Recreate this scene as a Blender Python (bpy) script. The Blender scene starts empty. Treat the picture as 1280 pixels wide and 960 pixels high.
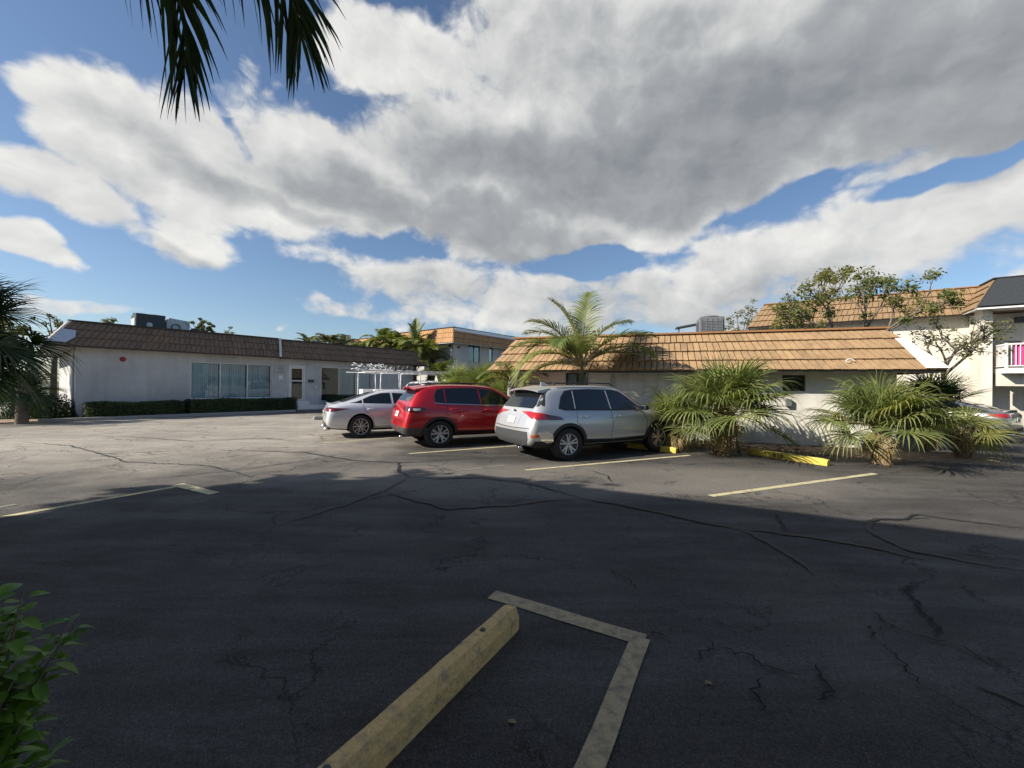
import bpy, bmesh, math, random
from mathutils import Vector, Matrix, Euler
from mathutils.bvhtree import BVHTree
from mathutils import noise as mnoise
random.seed(7)
R = math.radians
scene = bpy.context.scene
C = scene.collection

# ------------------------------------------------------------------ camera
F = 510.0 / 1280.0
CAMH = 1.6
cam_d = bpy.data.cameras.new('camera')
cam = bpy.data.objects.new('camera', cam_d); C.objects.link(cam)
cam_d.sensor_width = 36; cam_d.lens = 36 * F
cam_d.clip_start = 0.05; cam_d.clip_end = 3000
cam.location = (0, 0, CAMH)
cam_rot = Euler((R(90.22), 0, 0)).to_matrix() @ Matrix.Rotation(R(0.6), 3, 'Z')
cam.rotation_euler = cam_rot.to_euler()
scene.camera = cam
scene.render.resolution_x = 1024; scene.render.resolution_y = 768
scene.view_settings.view_transform = 'Standard'
scene.view_settings.look = 'None'
scene.view_settings.exposure = 0.52
scene.view_settings.gamma = 1.0

# ------------------------------------------------------------------ sun and sky
SUN_EL = R(33)
SUN_DIR = Vector((-0.95, -0.31, 0)).normalized() * math.cos(SUN_EL) + Vector((0, 0, math.sin(SUN_EL)))
sl = bpy.data.lights.new('sun', 'SUN'); sl.energy = 5.0; sl.angle = R(0.5); sl.color = (1, .925, .80)
so = bpy.data.objects.new('sun', sl); C.objects.link(so)
so.location = (-30, -12, 30)
so.rotation_euler = SUN_DIR.to_track_quat('Z', 'Y').to_euler()

def ray(px, py):
    return (cam_rot @ Vector(((px - 640) / 510.0, -(py - 480) / 510.0, -1))).normalized()

def build_world():
    w = bpy.data.worlds.new('World'); scene.world = w; w.use_nodes = True
    w.cycles.sampling_method = 'MANUAL'; w.cycles.sample_map_resolution = 256
    nt = w.node_tree; N = nt.nodes; L = nt.links; N.clear()
    STR = 0.088
    def blobs_group(name, blobs, warp, amp, nscale, detail, rough):
        g = bpy.data.node_groups.new(name, 'ShaderNodeTree')
        g.interface.new_socket('v', in_out='INPUT', socket_type='NodeSocketVector')
        g.interface.new_socket('d', in_out='OUTPUT', socket_type='NodeSocketFloat')
        n = g.nodes; l = g.links
        gi = n.new('NodeGroupInput'); go = n.new('NodeGroupOutput')
        # domain warp
        nz = n.new('ShaderNodeTexNoise'); nz.inputs['Scale'].default_value = 5.0; nz.inputs['Detail'].default_value = 3
        l.new(gi.outputs[0], nz.inputs['Vector'])
        sb = n.new('ShaderNodeVectorMath'); sb.operation = 'SUBTRACT'; sb.inputs[1].default_value = (.5, .5, .5)
        l.new(nz.outputs['Color'], sb.inputs[0])
        sc = n.new('ShaderNodeVectorMath'); sc.operation = 'SCALE'; sc.inputs['Scale'].default_value = warp
        l.new(sb.outputs[0], sc.inputs[0])
        ad = n.new('ShaderNodeVectorMath'); ad.operation = 'ADD'
        l.new(gi.outputs[0], ad.inputs[0]); l.new(sc.outputs[0], ad.inputs[1])
        last = None
        for (cx, cy, rx, ry, rot, s) in blobs:
            r = ray(cx, cy); az = math.atan2(r.x, r.y); el = math.asin(r.z)
            mp = n.new('ShaderNodeMapping'); mp.vector_type = 'TEXTURE'
            mp.inputs['Location'].default_value = (az, el, 0)
            mp.inputs['Rotation'].default_value = (0, 0, R(-rot))
            mp.inputs['Scale'].default_value = (rx / 510 * math.cos(az) ** 1.6, ry / 510 * math.cos(az) * math.cos(el) ** 1.6, 1000)
            l.new(ad.outputs[0], mp.inputs['Vector'])
            ln = n.new('ShaderNodeVectorMath'); ln.operation = 'LENGTH'; l.new(mp.outputs[0], ln.inputs[0])
            mm = n.new('ShaderNodeMapRange'); mm.interpolation_type = 'SMOOTHSTEP'
            mm.inputs['From Min'].default_value = 1.45; mm.inputs['From Max'].default_value = 0.35
            mm.inputs['To Min'].default_value = 0; mm.inputs['To Max'].default_value = s
            l.new(ln.outputs['Value'], mm.inputs['Value'])
            if last is None: last = mm.outputs[0]
            else:
                mx = n.new('ShaderNodeMath'); mx.operation = 'SMOOTH_MAX' if s > 0 else 'ADD'
                if s > 0: mx.inputs[2].default_value = 0.15
                l.new(last, mx.inputs[0]); l.new(mm.outputs[0], mx.inputs[1]); last = mx.outputs[0]
        if amp == 0:
            l.new(last, go.inputs[0]); return g
        n2 = n.new('ShaderNodeTexNoise'); n2.inputs['Scale'].default_value = nscale
        n2.inputs['Detail'].default_value = detail; n2.inputs['Roughness'].default_value = rough
        mp = n.new('ShaderNodeMapping'); mp.inputs['Scale'].default_value = (1, 1.25, 1); mp.inputs['Rotation'].default_value = (0, 0, R(15))
        l.new(ad.outputs[0], mp.inputs['Vector']); l.new(mp.outputs[0], n2.inputs['Vector'])
        ma = n.new('ShaderNodeMath'); ma.operation = 'MULTIPLY_ADD'; ma.inputs[1].default_value = amp; ma.inputs[2].default_value = -amp * .5
        l.new(n2.outputs['Fac'], ma.inputs[0])
        fa = n.new('ShaderNodeMath'); fa.operation = 'ADD'; l.new(last, fa.inputs[0]); l.new(ma.outputs[0], fa.inputs[1])
        l.new(fa.outputs[0], go.inputs[0])
        return g
    cover = [(930, 40, 560, 190, 0, 1), (760, 190, 330, 130, 5, 1), (540, 255, 300, 72, 10, 1), (1140, 110, 330, 120, -4, 1),
             (320, 205, 260, 66, 14, 1), (140, 158, 150, 38, 12, .9), (70, 235, 150, 38, 10, .85), (185, 215, 190, 62, 12, .85), (200, 262, 110, 30, 16, .7), (330, 270, 110, 32, 12, .8), (235, 290, 95, 36, 24, .8),
             (40, 300, 80, 24, 14, .75), (100, 384, 110, 15, 4, .55), (347, 396, 13, 8, 0, .55), (1060, 300, 300, 62, -6, .85),
             (1230, 255, 150, 55, -8, .85), (590, 355, 240, 50, 0, .68), (720, 392, 330, 36, 0, .66), (440, 385, 150, 16, 4, .55),
             (760, 290, 170, 34, 0, .85), (30, 90, 50, 18, 20, .55), (105, 75, 60, 12, 14, .5), (940, 350, 260, 50, 0, .75),
             (500, 60, 120, 60, 0, .9), (1500, 200, 400, 200, 0, .8), (-400, 200, 300, 90, 0, .8), 
             (735, 328, 62, 20, 5, -.75), (1010, 243, 140, 12, -10, -.30), (1200, 205, 130, 14, -14, -.45), (520, 305, 60, 26, -20, -.5), (300, 165, 40, 10, 45, -.3), (110, 50, 190, 50, 0, -.45), (-150, 80, 200, 90, 0, -.6), (380, 350, 110, 24, 8, -.3)]
    dark = [(960, 130, 380, 95, 0, 1), (760, 215, 300, 70, 6, .95), (560, 275, 220, 42, 8, .8), (330, 245, 170, 26, 14, .55), (1200, 120, 200, 90, 0, .85),
            (235, 310, 60, 18, 20, .5), (640, 370, 240, 30, 0, .35), (860, 392, 260, 40, 0, .4), (1100, 335, 220, 26, -4, .2), (780, 60, 200, 60, 0, .55)]
    gc = blobs_group('cloud_cover', cover, .12, 0, 6.5, 8, .56)
    gd = blobs_group('cloud_depth', dark, .20, .55, 4.0, 3, .5)
    tc = N.new('ShaderNodeTexCoord')
    sep = N.new('ShaderNodeSeparateXYZ'); L.new(tc.outputs['Generated'], sep.inputs[0])
    az = N.new('ShaderNodeMath'); az.operation = 'ARCTAN2'; L.new(sep.outputs[0], az.inputs[0]); L.new(sep.outputs[1], az.inputs[1])
    el = N.new('ShaderNodeMath'); el.operation = 'ARCSINE'; L.new(sep.outputs[2], el.inputs[0])
    cb = N.new('ShaderNodeCombineXYZ'); L.new(az.outputs[0], cb.inputs[0]); L.new(el.outputs[0], cb.inputs[1])
    def use(g, off=None):
        gn = N.new('ShaderNodeGroup'); gn.node_tree = g
        src = cb.outputs[0]
        if off:
            a = N.new('ShaderNodeVectorMath'); a.operation = 'ADD'; a.inputs[1].default_value = off; L.new(src, a.inputs[0]); src = a.outputs[0]
        L.new(src, gn.inputs[0]); return gn.outputs[0]
    blob0 = use(gc); d0 = use(gd)
    # puffs: fractal noise on a stretched, warped direction
    wn = N.new('ShaderNodeTexNoise'); wn.inputs['Scale'].default_value = 9; wn.inputs['Detail'].default_value = 3; L.new(cb.outputs[0], wn.inputs['Vector'])
    wa = N.new('ShaderNodeVectorMath'); wa.operation = 'MULTIPLY_ADD'; wa.inputs[1].default_value = (.07, .07, .07); L.new(wn.outputs['Color'], wa.inputs[0]); L.new(cb.outputs[0], wa.inputs[2])
    pm = N.new('ShaderNodeMapping'); pm.inputs['Scale'].default_value = (1, 1.5, 1); pm.inputs['Rotation'].default_value = (0, 0, R(10)); L.new(wa.outputs[0], pm.inputs['Vector'])
    def puff(off, det):
        src = pm.outputs[0]
        if off:
            a = N.new('ShaderNodeVectorMath'); a.operation = 'ADD'; a.inputs[1].default_value = off; L.new(src, a.inputs[0]); src = a.outputs[0]
        q = N.new('ShaderNodeTexNoise'); q.inputs['Scale'].default_value = 4.6; q.inputs['Detail'].default_value = det; q.inputs['Roughness'].default_value = .64; L.new(src, q.inputs['Vector'])
        m_ = N.new('ShaderNodeMath'); m_.operation = 'MULTIPLY_ADD'; m_.inputs[1].default_value = 1.0; m_.inputs[2].default_value = -.5; L.new(q.outputs['Fac'], m_.inputs[0])
        vo = N.new('ShaderNodeTexVoronoi'); vo.inputs['Scale'].default_value = 9.0; vo.inputs['Detail'].default_value = 3.5; vo.inputs['Roughness'].default_value = .55; vo.normalize = True; vo.voronoi_dimensions = '2D'; L.new(src, vo.inputs['Vector'])
        m2 = N.new('ShaderNodeMath'); m2.operation = 'MULTIPLY_ADD'; m2.inputs[1].default_value = -.8; m2.inputs[2].default_value = .24; L.new(vo.outputs['Distance'], m2.inputs[0])
        m3 = N.new('ShaderNodeMath'); m3.operation = 'ADD'; L.new(m_.outputs[0], m3.inputs[0]); L.new(m2.outputs[0], m3.inputs[1]); return m3.outputs[0]
    p0 = puff(None, 8); p1 = puff((-.03, .045, 0), 4)
    ca = N.new('ShaderNodeMath'); ca.operation = 'ADD'; L.new(blob0, ca.inputs[0]); L.new(p0, ca.inputs[1]); c0 = ca.outputs[0]
    mask = N.new('ShaderNodeMapRange'); mask.interpolation_type = 'SMOOTHSTEP'
    mask.inputs['From Min'].default_value = .33; mask.inputs['From Max'].default_value = .66
    L.new(c0, mask.inputs['Value'])
    # relief: how much thicker the cloud is towards the sun
    df = N.new('ShaderNodeMath'); df.operation = 'SUBTRACT'; L.new(p0, df.inputs[0]); L.new(p1, df.inputs[1])
    s1 = N.new('ShaderNodeMath'); s1.operation = 'MULTIPLY_ADD'; s1.inputs[1].default_value = .50; s1.inputs[2].default_value = .84; L.new(df.outputs[0], s1.inputs[0])
    s2 = N.new('ShaderNodeMath'); s2.operation = 'MULTIPLY_ADD'; s2.inputs[1].default_value = -.72; L.new(d0, s2.inputs[0]); L.new(s1.outputs[0], s2.inputs[2])
    ramp = N.new('ShaderNodeValToRGB'); cr = ramp.color_ramp
    cr.elements[0].position = 0.0; cr.elements[0].color = (.27, .29, .32, 1)
    cr.elements[1].position = 1.0; cr.elements[1].color = (.98, .97, .94, 1)
    e = cr.elements.new(.35); e.color = (.42, .44, .46, 1)
    e = cr.elements.new(.62); e.color = (.66, .67, .67, 1)
    L.new(s2.outputs[0], ramp.inputs[0])
    k = N.new('ShaderNodeVectorMath'); k.operation = 'SCALE'; k.inputs['Scale'].default_value = .66 / STR; L.new(ramp.outputs[0], k.inputs[0])
    sky = N.new('ShaderNodeTexSky'); sky.sky_type = 'NISHITA'; sky.sun_disc = False
    sky.sun_elevation = SUN_EL; sky.sun_rotation = math.atan2(SUN_DIR.x, SUN_DIR.y)
    sky.air_density = 1.0; sky.dust_density = .6; sky.ozone_density = 3.5
    mx = N.new('ShaderNodeMix'); mx.data_type = 'RGBA'
    L.new(mask.outputs[0], mx.inputs[0]); L.new(sky.outputs[0], mx.inputs[6]); L.new(k.outputs[0], mx.inputs[7])
    bg = N.new('ShaderNodeBackground'); bg.inputs['Strength'].default_value = STR
    L.new(mx.outputs[2], bg.inputs['Color'])
    out = N.new('ShaderNodeOutputWorld'); L.new(bg.outputs[0], out.inputs['Surface'])
build_world()

# ------------------------------------------------------------------ helpers
def G(px, py, z=0.0):
    r = ray(px, py); t = (z - CAMH) / r.z
    return Vector((r.x * t, r.y * t, z))
def P(px, py, depth):
    r = ray(px, py); t = depth / r.y
    return Vector((r.x * t, depth, CAMH + r.z * t))

def tag(o, label=None, cat=None, group=None, kind=None):
    if label: o['label'] = label
    if cat: o['category'] = cat
    if group: o['group'] = group
    if kind: o['kind'] = kind
    return o
def thing(name, label, cat, loc=(0, 0, 0), rz=0, group=None):
    o = bpy.data.objects.new(name, None); C.objects.link(o)
    o.empty_display_size = .2
    o.location = loc; o.rotation_euler = (0, 0, rz)
    return tag(o, label, cat, group)
def copy_tree(o, parent=None):
    c = o.copy(); C.objects.link(c); c.parent = parent
    for ch in list(o.children): copy_tree(ch, c)
    return c

class MB:
    def __init__(s): s.v = []; s.f = []; s.m = []
    def add(s, vs, fs, mi=0):
        b = len(s.v); s.v += [tuple(v) for v in vs]
        for f in fs: s.f.append(tuple(i + b for i in f)); s.m.append(mi)
        return s
    def obox(s, o, u, v, w, mi=0):
        o, u, v, w = map(Vector, (o, u, v, w))
        p = [o, o + u, o + u + v, o + v]; p += [q + w for q in p]
        return s.add(p, [(0, 3, 2, 1), (4, 5, 6, 7), (0, 1, 5, 4), (1, 2, 6, 5), (2, 3, 7, 6), (3, 0, 4, 7)], mi)
    def box(s, x0, x1, y0, y1, z0, z1, mi=0):
        return s.obox((x0, y0, z0), (x1 - x0, 0, 0), (0, y1 - y0, 0), (0, 0, z1 - z0), mi)
    def tube(s, pts, rad, n=8, mi=0, cap=True):
        pts = [Vector(p) for p in pts]
        if not hasattr(rad, '__len__'): rad = [rad] * len(pts)
        rings = []; up = None
        for i, p in enumerate(pts):
            d = (pts[min(i + 1, len(pts) - 1)] - pts[max(i - 1, 0)]).normalized()
            if up is None:
                a = Vector((0, 0, 1)) if abs(d.z) < .9 else Vector((1, 0, 0))
                up = d.cross(a).normalized()
            up = (up - d * up.dot(d)).normalized(); sd = d.cross(up)
            rings.append([p + (up * math.cos(2 * math.pi * k / n) + sd * math.sin(2 * math.pi * k / n)) * rad[i] for k in range(n)])
        vs = [q for r in rings for q in r]; fs = []
        for i in range(len(rings) - 1):
            for k in range(n):
                a = i * n + k; b = i * n + (k + 1) % n; fs.append((a, b, b + n, a + n))
        if cap: fs.append(tuple(range(n - 1, -1, -1))); fs.append(tuple((len(rings) - 1) * n + k for k in range(n)))
        return s.add(vs, fs, mi)
    def prism(s, poly, ext, mi=0):
        poly = [Vector(p) for p in poly]; e = Vector(ext); n = len(poly)
        vs = poly + [p + e for p in poly]
        fs = [tuple(range(n))[::-1], tuple(range(n, 2 * n))] + [(i, (i + 1) % n, n + (i + 1) % n, n + i) for i in range(n)]
        return s.add(vs, fs, mi)
    def lathe(s, prof, axis='y', c=(0, 0, 0), n=32, mi=0, closed=False):
        vs = []; fs = []; m = len(prof); c = Vector(c)
        for k in range(n):
            a = 2 * math.pi * k / n
            for (r, h) in prof:
                if axis == 'y': vs.append(c + Vector((r * math.cos(a), h, r * math.sin(a))))
                else: vs.append(c + Vector((r * math.cos(a), r * math.sin(a), h)))
        for k in range(n):
            k2 = (k + 1) % n
            for i in range(m - 1 if not closed else m):
                j = (i + 1) % m
                fs.append((k * m + i, k2 * m + i, k2 * m + j, k * m + j))
        return s.add(vs, fs, mi)
    def build(s, name, mats, parent=None, smooth=False, bevel=0, fix=True):
        me = bpy.data.meshes.new(name); me.from_pydata(s.v, [], s.f)
        if not isinstance(mats, (list, tuple)): mats = [mats]
        for m in mats: me.materials.append(m)
        me.polygons.foreach_set('material_index', s.m)
        if fix:
            bm = bmesh.new(); bm.from_mesh(me); bmesh.ops.recalc_face_normals(bm, faces=bm.faces); bm.to_mesh(me); bm.free()
        if smooth:
            me.polygons.foreach_set('use_smooth', [True] * len(me.polygons))
            if smooth is not True: me.set_sharp_from_angle(angle=R(smooth))
        me.update()
        o = bpy.data.objects.new(name, me); C.objects.link(o); o.parent = parent
        if bevel:
            b = o.modifiers.new('bevel', 'BEVEL'); b.width = bevel; b.segments = 2; b.limit_method = 'ANGLE'
        return o

# ------------------------------------------------------------------ materials
def mat(name, col, rough=.8, metal=0, var=0, vscale=3, bump=0, bscale=40, spec=.5, coat=0, col2=None, trans=0, c2range=(.4, .6), two=None, stretch=None, flake=0):
    m = bpy.data.materials.new(name); m.use_nodes = True
    nt = m.node_tree; N = nt.nodes; L = nt.links
    b = N['Principled BSDF']
    b.inputs['Base Color'].default_value = (*col, 1); b.inputs['Roughness'].default_value = rough
    b.inputs['Metallic'].default_value = metal; b.inputs['Specular IOR Level'].default_value = spec
    b.inputs['Coat Weight'].default_value = coat; b.inputs['Coat Roughness'].default_value = .03
    tc = N.new('ShaderNodeTexCoord'); vec = tc.outputs['Object']
    if stretch:
        mp = N.new('ShaderNodeMapping'); mp.inputs['Scale'].default_value = stretch; L.new(vec, mp.inputs['Vector']); vec = mp.outputs[0]
    cur = None
    if col2:
        n = N.new('ShaderNodeTexNoise'); n.inputs['Scale'].default_value = vscale; n.inputs['Detail'].default_value = 7; n.inputs['Roughness'].default_value = .6
        L.new(vec, n.inputs['Vector'])
        r = N.new('ShaderNodeMapRange'); r.inputs['From Min'].default_value = c2range[0]; r.inputs['From Max'].default_value = c2range[1]
        L.new(n.outputs['Fac'], r.inputs['Value'])
        x = N.new('ShaderNodeMix'); x.data_type = 'RGBA'; x.inputs[6].default_value = (*col, 1); x.inputs[7].default_value = (*col2, 1)
        L.new(r.outputs[0], x.inputs[0]); cur = x.outputs[2]
    if var:
        n = N.new('ShaderNodeTexNoise'); n.inputs['Scale'].default_value = vscale * 4.3; n.inputs['Detail'].default_value = 5
        L.new(vec, n.inputs['Vector'])
        r = N.new('ShaderNodeMapRange'); r.inputs['From Min'].default_value = .25; r.inputs['From Max'].default_value = .75
        r.inputs['To Min'].default_value = 1 - var; r.inputs['To Max'].default_value = 1 + var
        L.new(n.outputs['Fac'], r.inputs['Value'])
        h = N.new('ShaderNodeVectorMath'); h.operation = 'SCALE'; L.new(r.outputs[0], h.inputs['Scale'])
        if cur: L.new(cur, h.inputs[0])
        else: h.inputs[0].default_value = col
        cur = h.outputs[0]
    if cur: L.new(cur, b.inputs['Base Color'])
    if bump:
        n = N.new('ShaderNodeTexNoise'); n.inputs['Scale'].default_value = bscale; n.inputs['Detail'].default_value = 4
        L.new(vec, n.inputs['Vector'])
        bp = N.new('ShaderNodeBump'); bp.inputs['Strength'].default_value = bump; bp.inputs['Distance'].default_value = .02
        L.new(n.outputs['Fac'], bp.inputs['Height']); L.new(bp.outputs[0], b.inputs['Normal'])
    if trans:   # leaf translucency
        t = N.new('ShaderNodeBsdfTranslucent'); s = N.new('ShaderNodeMixShader'); s.inputs[0].default_value = trans
        if cur:
            g = N.new('ShaderNodeMix'); g.data_type = 'RGBA'; g.blend_type = 'MULTIPLY'; g.inputs[0].default_value = 1
            L.new(cur, g.inputs[6]); g.inputs[7].default_value = (1.3, 1.35, .6, 1); L.new(g.outputs[2], t.inputs['Color'])
        else: t.inputs['Color'].default_value = (col[0] * 1.3, col[1] * 1.3, col[2] * .6, 1)
        L.new(b.outputs[0], s.inputs[1]); L.new(t.outputs[0], s.inputs[2]); L.new(s.outputs[0], N['Material Output'].inputs[0])
    return m

M = {}
M['stucco_a'] = mat('stucco_a', (.60, .585, .56), .9, var=.05, vscale=.6, bump=.4, bscale=60, col2=(.50, .49, .475))
M['stucco_b'] = mat('stucco_b', (.80, .77, .69), .9, var=.05, vscale=.8, bump=.4, bscale=60, col2=(.66, .635, .57))
M['stucco_d'] = mat('stucco_d', (.70, .66, .57), .9, var=.05, vscale=.8, bump=.3, bscale=60, col2=(.63, .59, .50))
M['soffit'] = mat('soffit', (.55, .54, .52), .8)
M['white'] = mat('white_paint', (.78, .77, .74), .55, var=.05, vscale=3)
M['white_metal'] = mat('white_metal', (.74, .75, .76), .4, var=.08, vscale=6, col2=(.55, .56, .58))
M['flash'] = mat('flashing', (.62, .64, .68), .4, metal=.3, var=.15, vscale=4, bump=.5, bscale=12)
M['dark'] = mat('dark', (.02, .02, .02), .7)
M['grey_metal'] = mat('grey_metal', (.22, .23, .24), .5, metal=.4, var=.12, vscale=3)
M['dark_metal'] = mat('dark_metal', (.055, .06, .065), .5, metal=.3, var=.15, vscale=3)
M['pale_metal'] = mat('pale_metal', (.50, .54, .55), .5, metal=.2, var=.1, vscale=3)
M['bronze'] = mat('bronze', (.05, .045, .04), .45, metal=.3)
M['alu'] = mat('aluminium', (.55, .55, .54), .4, metal=.5, var=.05)
M['blind'] = mat('blind', (.84, .90, .92), .7)
M['curtain'] = mat('curtain', (.16, .15, .14), .9)
M['room'] = mat('room', (.03, .035, .04), .9)
M['red'] = mat('red_plastic', (.35, .02, .02), .4)
M['pink'] = mat('pink_cloth', (.75, .08, .30), .8, var=.1)
M['mulch'] = mat('mulch', (.26, .18, .115), .95, var=.5, vscale=8, bump=1, bscale=60, col2=(.42, .31, .21))
M['chip'] = mat('chip', (.28, .18, .11), .9, var=.3, vscale=4, col2=(.45, .35, .25))
M['kerb'] = mat('kerb', (.33, .32, .30), .9, var=.15, vscale=3, bump=.4)
M['tar'] = mat('tar', (.014, .014, .015), .62, var=.15)
M['crack'] = mat('crack', (.006, .006, .006), .95)
M['trunk'] = mat('trunk', (.17, .145, .12), .9, var=.3, vscale=5, bump=.8, bscale=25)
M['boot'] = mat('palm_boot', (.26, .17, .09), .9, var=.35, vscale=5, bump=.8, bscale=25, col2=(.13, .10, .07))
M['bark'] = mat('bark', (.16, .13, .10), .9, var=.3, vscale=4, bump=.7)
def leafm(n, a, b, tr=.3, r=.45, vs=1.2):
    return mat(n, a, r, var=.25, vscale=vs, col2=b, trans=tr, spec=.4)
M['palm'] = leafm('palm_leaf', (.11, .155, .04), (.22, .24, .07), .28)
M['palm_dry'] = leafm('palm_dry_leaf', (.30, .24, .10), (.22, .15, .07), .2)
M['fan'] = leafm('fan_leaf', (.14, .185, .06), (.26, .28, .10), .28, .38)
M['fan_y'] = leafm('fan_leaf_yellow', (.30, .29, .09), (.20, .22, .06), .3)
M['palm_dark'] = leafm('palm_leaf_dark', (.022, .048, .016), (.04, .07, .02), .2)  # very dark leaf; shade on the left edge palm is put into this colour
M['hedge'] = leafm('hedge_leaf', (.022, .045, .012), (.05, .08, .02), .15, .6)
M['tree'] = leafm('tree_leaf', (.10, .13, .035), (.20, .19, .06), .3, .6)
M['olive'] = leafm('olive_leaf', (.10, .11, .05), (.17, .16, .07), .3, .6)
M['shrub'] = leafm('shrub_leaf', (.10, .20, .02), (.17, .30, .04), .4, .4, 3)

# roof tiles: per-tile tone from a cell lookup along the slope
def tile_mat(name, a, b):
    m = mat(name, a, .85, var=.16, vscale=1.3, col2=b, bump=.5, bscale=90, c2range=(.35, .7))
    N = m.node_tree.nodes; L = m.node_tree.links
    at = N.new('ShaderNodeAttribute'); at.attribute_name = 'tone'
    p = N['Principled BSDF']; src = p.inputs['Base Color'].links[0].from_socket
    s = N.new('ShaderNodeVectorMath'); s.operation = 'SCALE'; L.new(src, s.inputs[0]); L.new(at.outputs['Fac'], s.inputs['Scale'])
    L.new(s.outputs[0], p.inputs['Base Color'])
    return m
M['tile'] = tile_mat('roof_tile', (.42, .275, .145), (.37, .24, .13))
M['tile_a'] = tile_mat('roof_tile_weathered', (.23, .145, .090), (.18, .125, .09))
M['tile_c'] = tile_mat('roof_tile_orange', (.44, .24, .105), (.36, .20, .09))

def glass_mat(name, tint=(.02, .03, .03), op=.02, rough=.02):
    m = bpy.data.materials.new(name); m.use_nodes = True
    nt = m.node_tree; N = nt.nodes; L = nt.links; N.clear()
    o = N.new('ShaderNodeOutputMaterial'); gl = N.new('ShaderNodeBsdfGlossy'); gl.inputs['Roughness'].default_value = rough
    gl.inputs['Color'].default_value = (.9, .95, 1, 1)
    t = N.new('ShaderNodeBsdfTransparent'); t.inputs['Color'].default_value = (.86, .92, .93, 1)
    d = N.new('ShaderNodeBsdfDiffuse'); d.inputs['Color'].default_value = (*tint, 1)
    a = N.new('ShaderNodeMixShader'); a.inputs[0].default_value = op; L.new(t.outputs[0], a.inputs[1]); L.new(d.outputs[0], a.inputs[2])
    fr = N.new('ShaderNodeFresnel'); fr.inputs['IOR'].default_value = 1.32
    b = N.new('ShaderNodeMixShader'); L.new(fr.outputs[0], b.inputs[0]); L.new(a.outputs[0], b.inputs[1]); L.new(gl.outputs[0], b.inputs[2])
    L.new(b.outputs[0], o.inputs[0]); return m
M['glass'] = glass_mat('window_glass')
M['car_glass'] = mat('car_glass', (.008, .010, .012), .03, spec=.8)
M['tyre'] = mat('tyre', (.018, .018, .019), .75, var=.2)
M['plastic'] = mat('black_plastic', (.022, .023, .025), .55)
M['grey_plastic'] = mat('grey_plastic', (.055, .058, .062), .5)
M['rim'] = mat('rim', (.50, .51, .53), .3, metal=.8)
M['rim_dark'] = mat('rim_dark', (.16, .165, .17), .35, metal=.8)
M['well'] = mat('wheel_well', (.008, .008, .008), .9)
M['tail'] = mat('tail_red', (.42, .012, .015), .12, coat=1)
M['tail_dark'] = mat('tail_dark', (.08, .006, .008), .12, coat=1)
M['lamp_clear'] = mat('lamp_clear', (.65, .66, .66), .12, coat=1)
M['orange_lens'] = mat('orange_lens', (.6, .13, .04), .15, coat=1)
M['chrome'] = mat('chrome', (.75, .76, .78), .12, metal=1)
M['plate'] = mat('plate', (.66, .68, .64), .4)
M['plate_ink'] = mat('plate_ink', (.03, .10, .07), .5)
M['paint_silver'] = mat('paint_silver', (.50, .51, .53), .32, metal=.35, coat=1)
M['paint_light'] = mat('paint_light_silver', (.66, .68, .71), .30, metal=.25, coat=1)
M['paint_red'] = mat('paint_red', (.50, .006, .014), .30, metal=.15, coat=1)
M['paint_grey'] = mat('paint_grey', (.24, .25, .27), .28, metal=.6, coat=1)
M['paint_white'] = mat('paint_white', (.74, .75, .76), .35, coat=.8)
M['seam'] = mat('panel_seam', (.01, .01, .01), .9)
def worn(name, paint, under, sc, lo, hi):
    return mat(name, under, .85, var=.12, vscale=sc, col2=paint, c2range=(lo, hi), bump=.5, bscale=40)
M['stop_yellow'] = worn('yellow_stop_paint', (.66, .53, .10), (.42, .36, .16), 9, .30, .44)
M['stop_old'] = worn('aged_stop_paint', (.70, .47, .19), (.36, .27, .17), 13, .30, .50)
M['line_old'] = worn('aged_line_paint', (.46, .36, .21), (.22, .185, .13), 16, .30, .55)
M['line'] = worn('line_paint', (.55, .49, .29), (.20, .18, .13), 7, .30, .48)
M['line_pale'] = worn('pale_line_paint', (.24, .23, .20), (.13, .125, .115), 7, .3, .6)

def streaks(m, lo, scale=1.6):
    """rain streaks and splash dirt with shapes of their own"""
    N = m.node_tree.nodes; L = m.node_tree.links; p = N['Principled BSDF']; src = p.inputs['Base Color'].links[0].from_socket
    tc = N.new('ShaderNodeTexCoord'); mp = N.new('ShaderNodeMapping'); mp.inputs['Scale'].default_value = (2.2, 2.2, .22); L.new(tc.outputs['Object'], mp.inputs['Vector'])
    n = N.new('ShaderNodeTexNoise'); n.inputs['Scale'].default_value = scale; n.inputs['Detail'].default_value = 6; n.inputs['Roughness'].default_value = .65; L.new(mp.outputs[0], n.inputs['Vector'])
    r = N.new('ShaderNodeMapRange'); r.inputs['From Min'].default_value = .48; r.inputs['From Max'].default_value = .68; r.inputs['To Min'].default_value = 1; r.inputs['To Max'].default_value = lo; L.new(n.outputs['Fac'], r.inputs['Value'])
    s = N.new('ShaderNodeVectorMath'); s.operation = 'SCALE'; L.new(src, s.inputs[0]); L.new(r.outputs[0], s.inputs['Scale']); L.new(s.outputs[0], p.inputs['Base Color'])
for k_, v_ in (('stucco_a', .91), ('stucco_b', .84), ('stucco_d', .86), ('tile', .86), ('tile_a', .80)): streaks(M[k_], v_)

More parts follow.
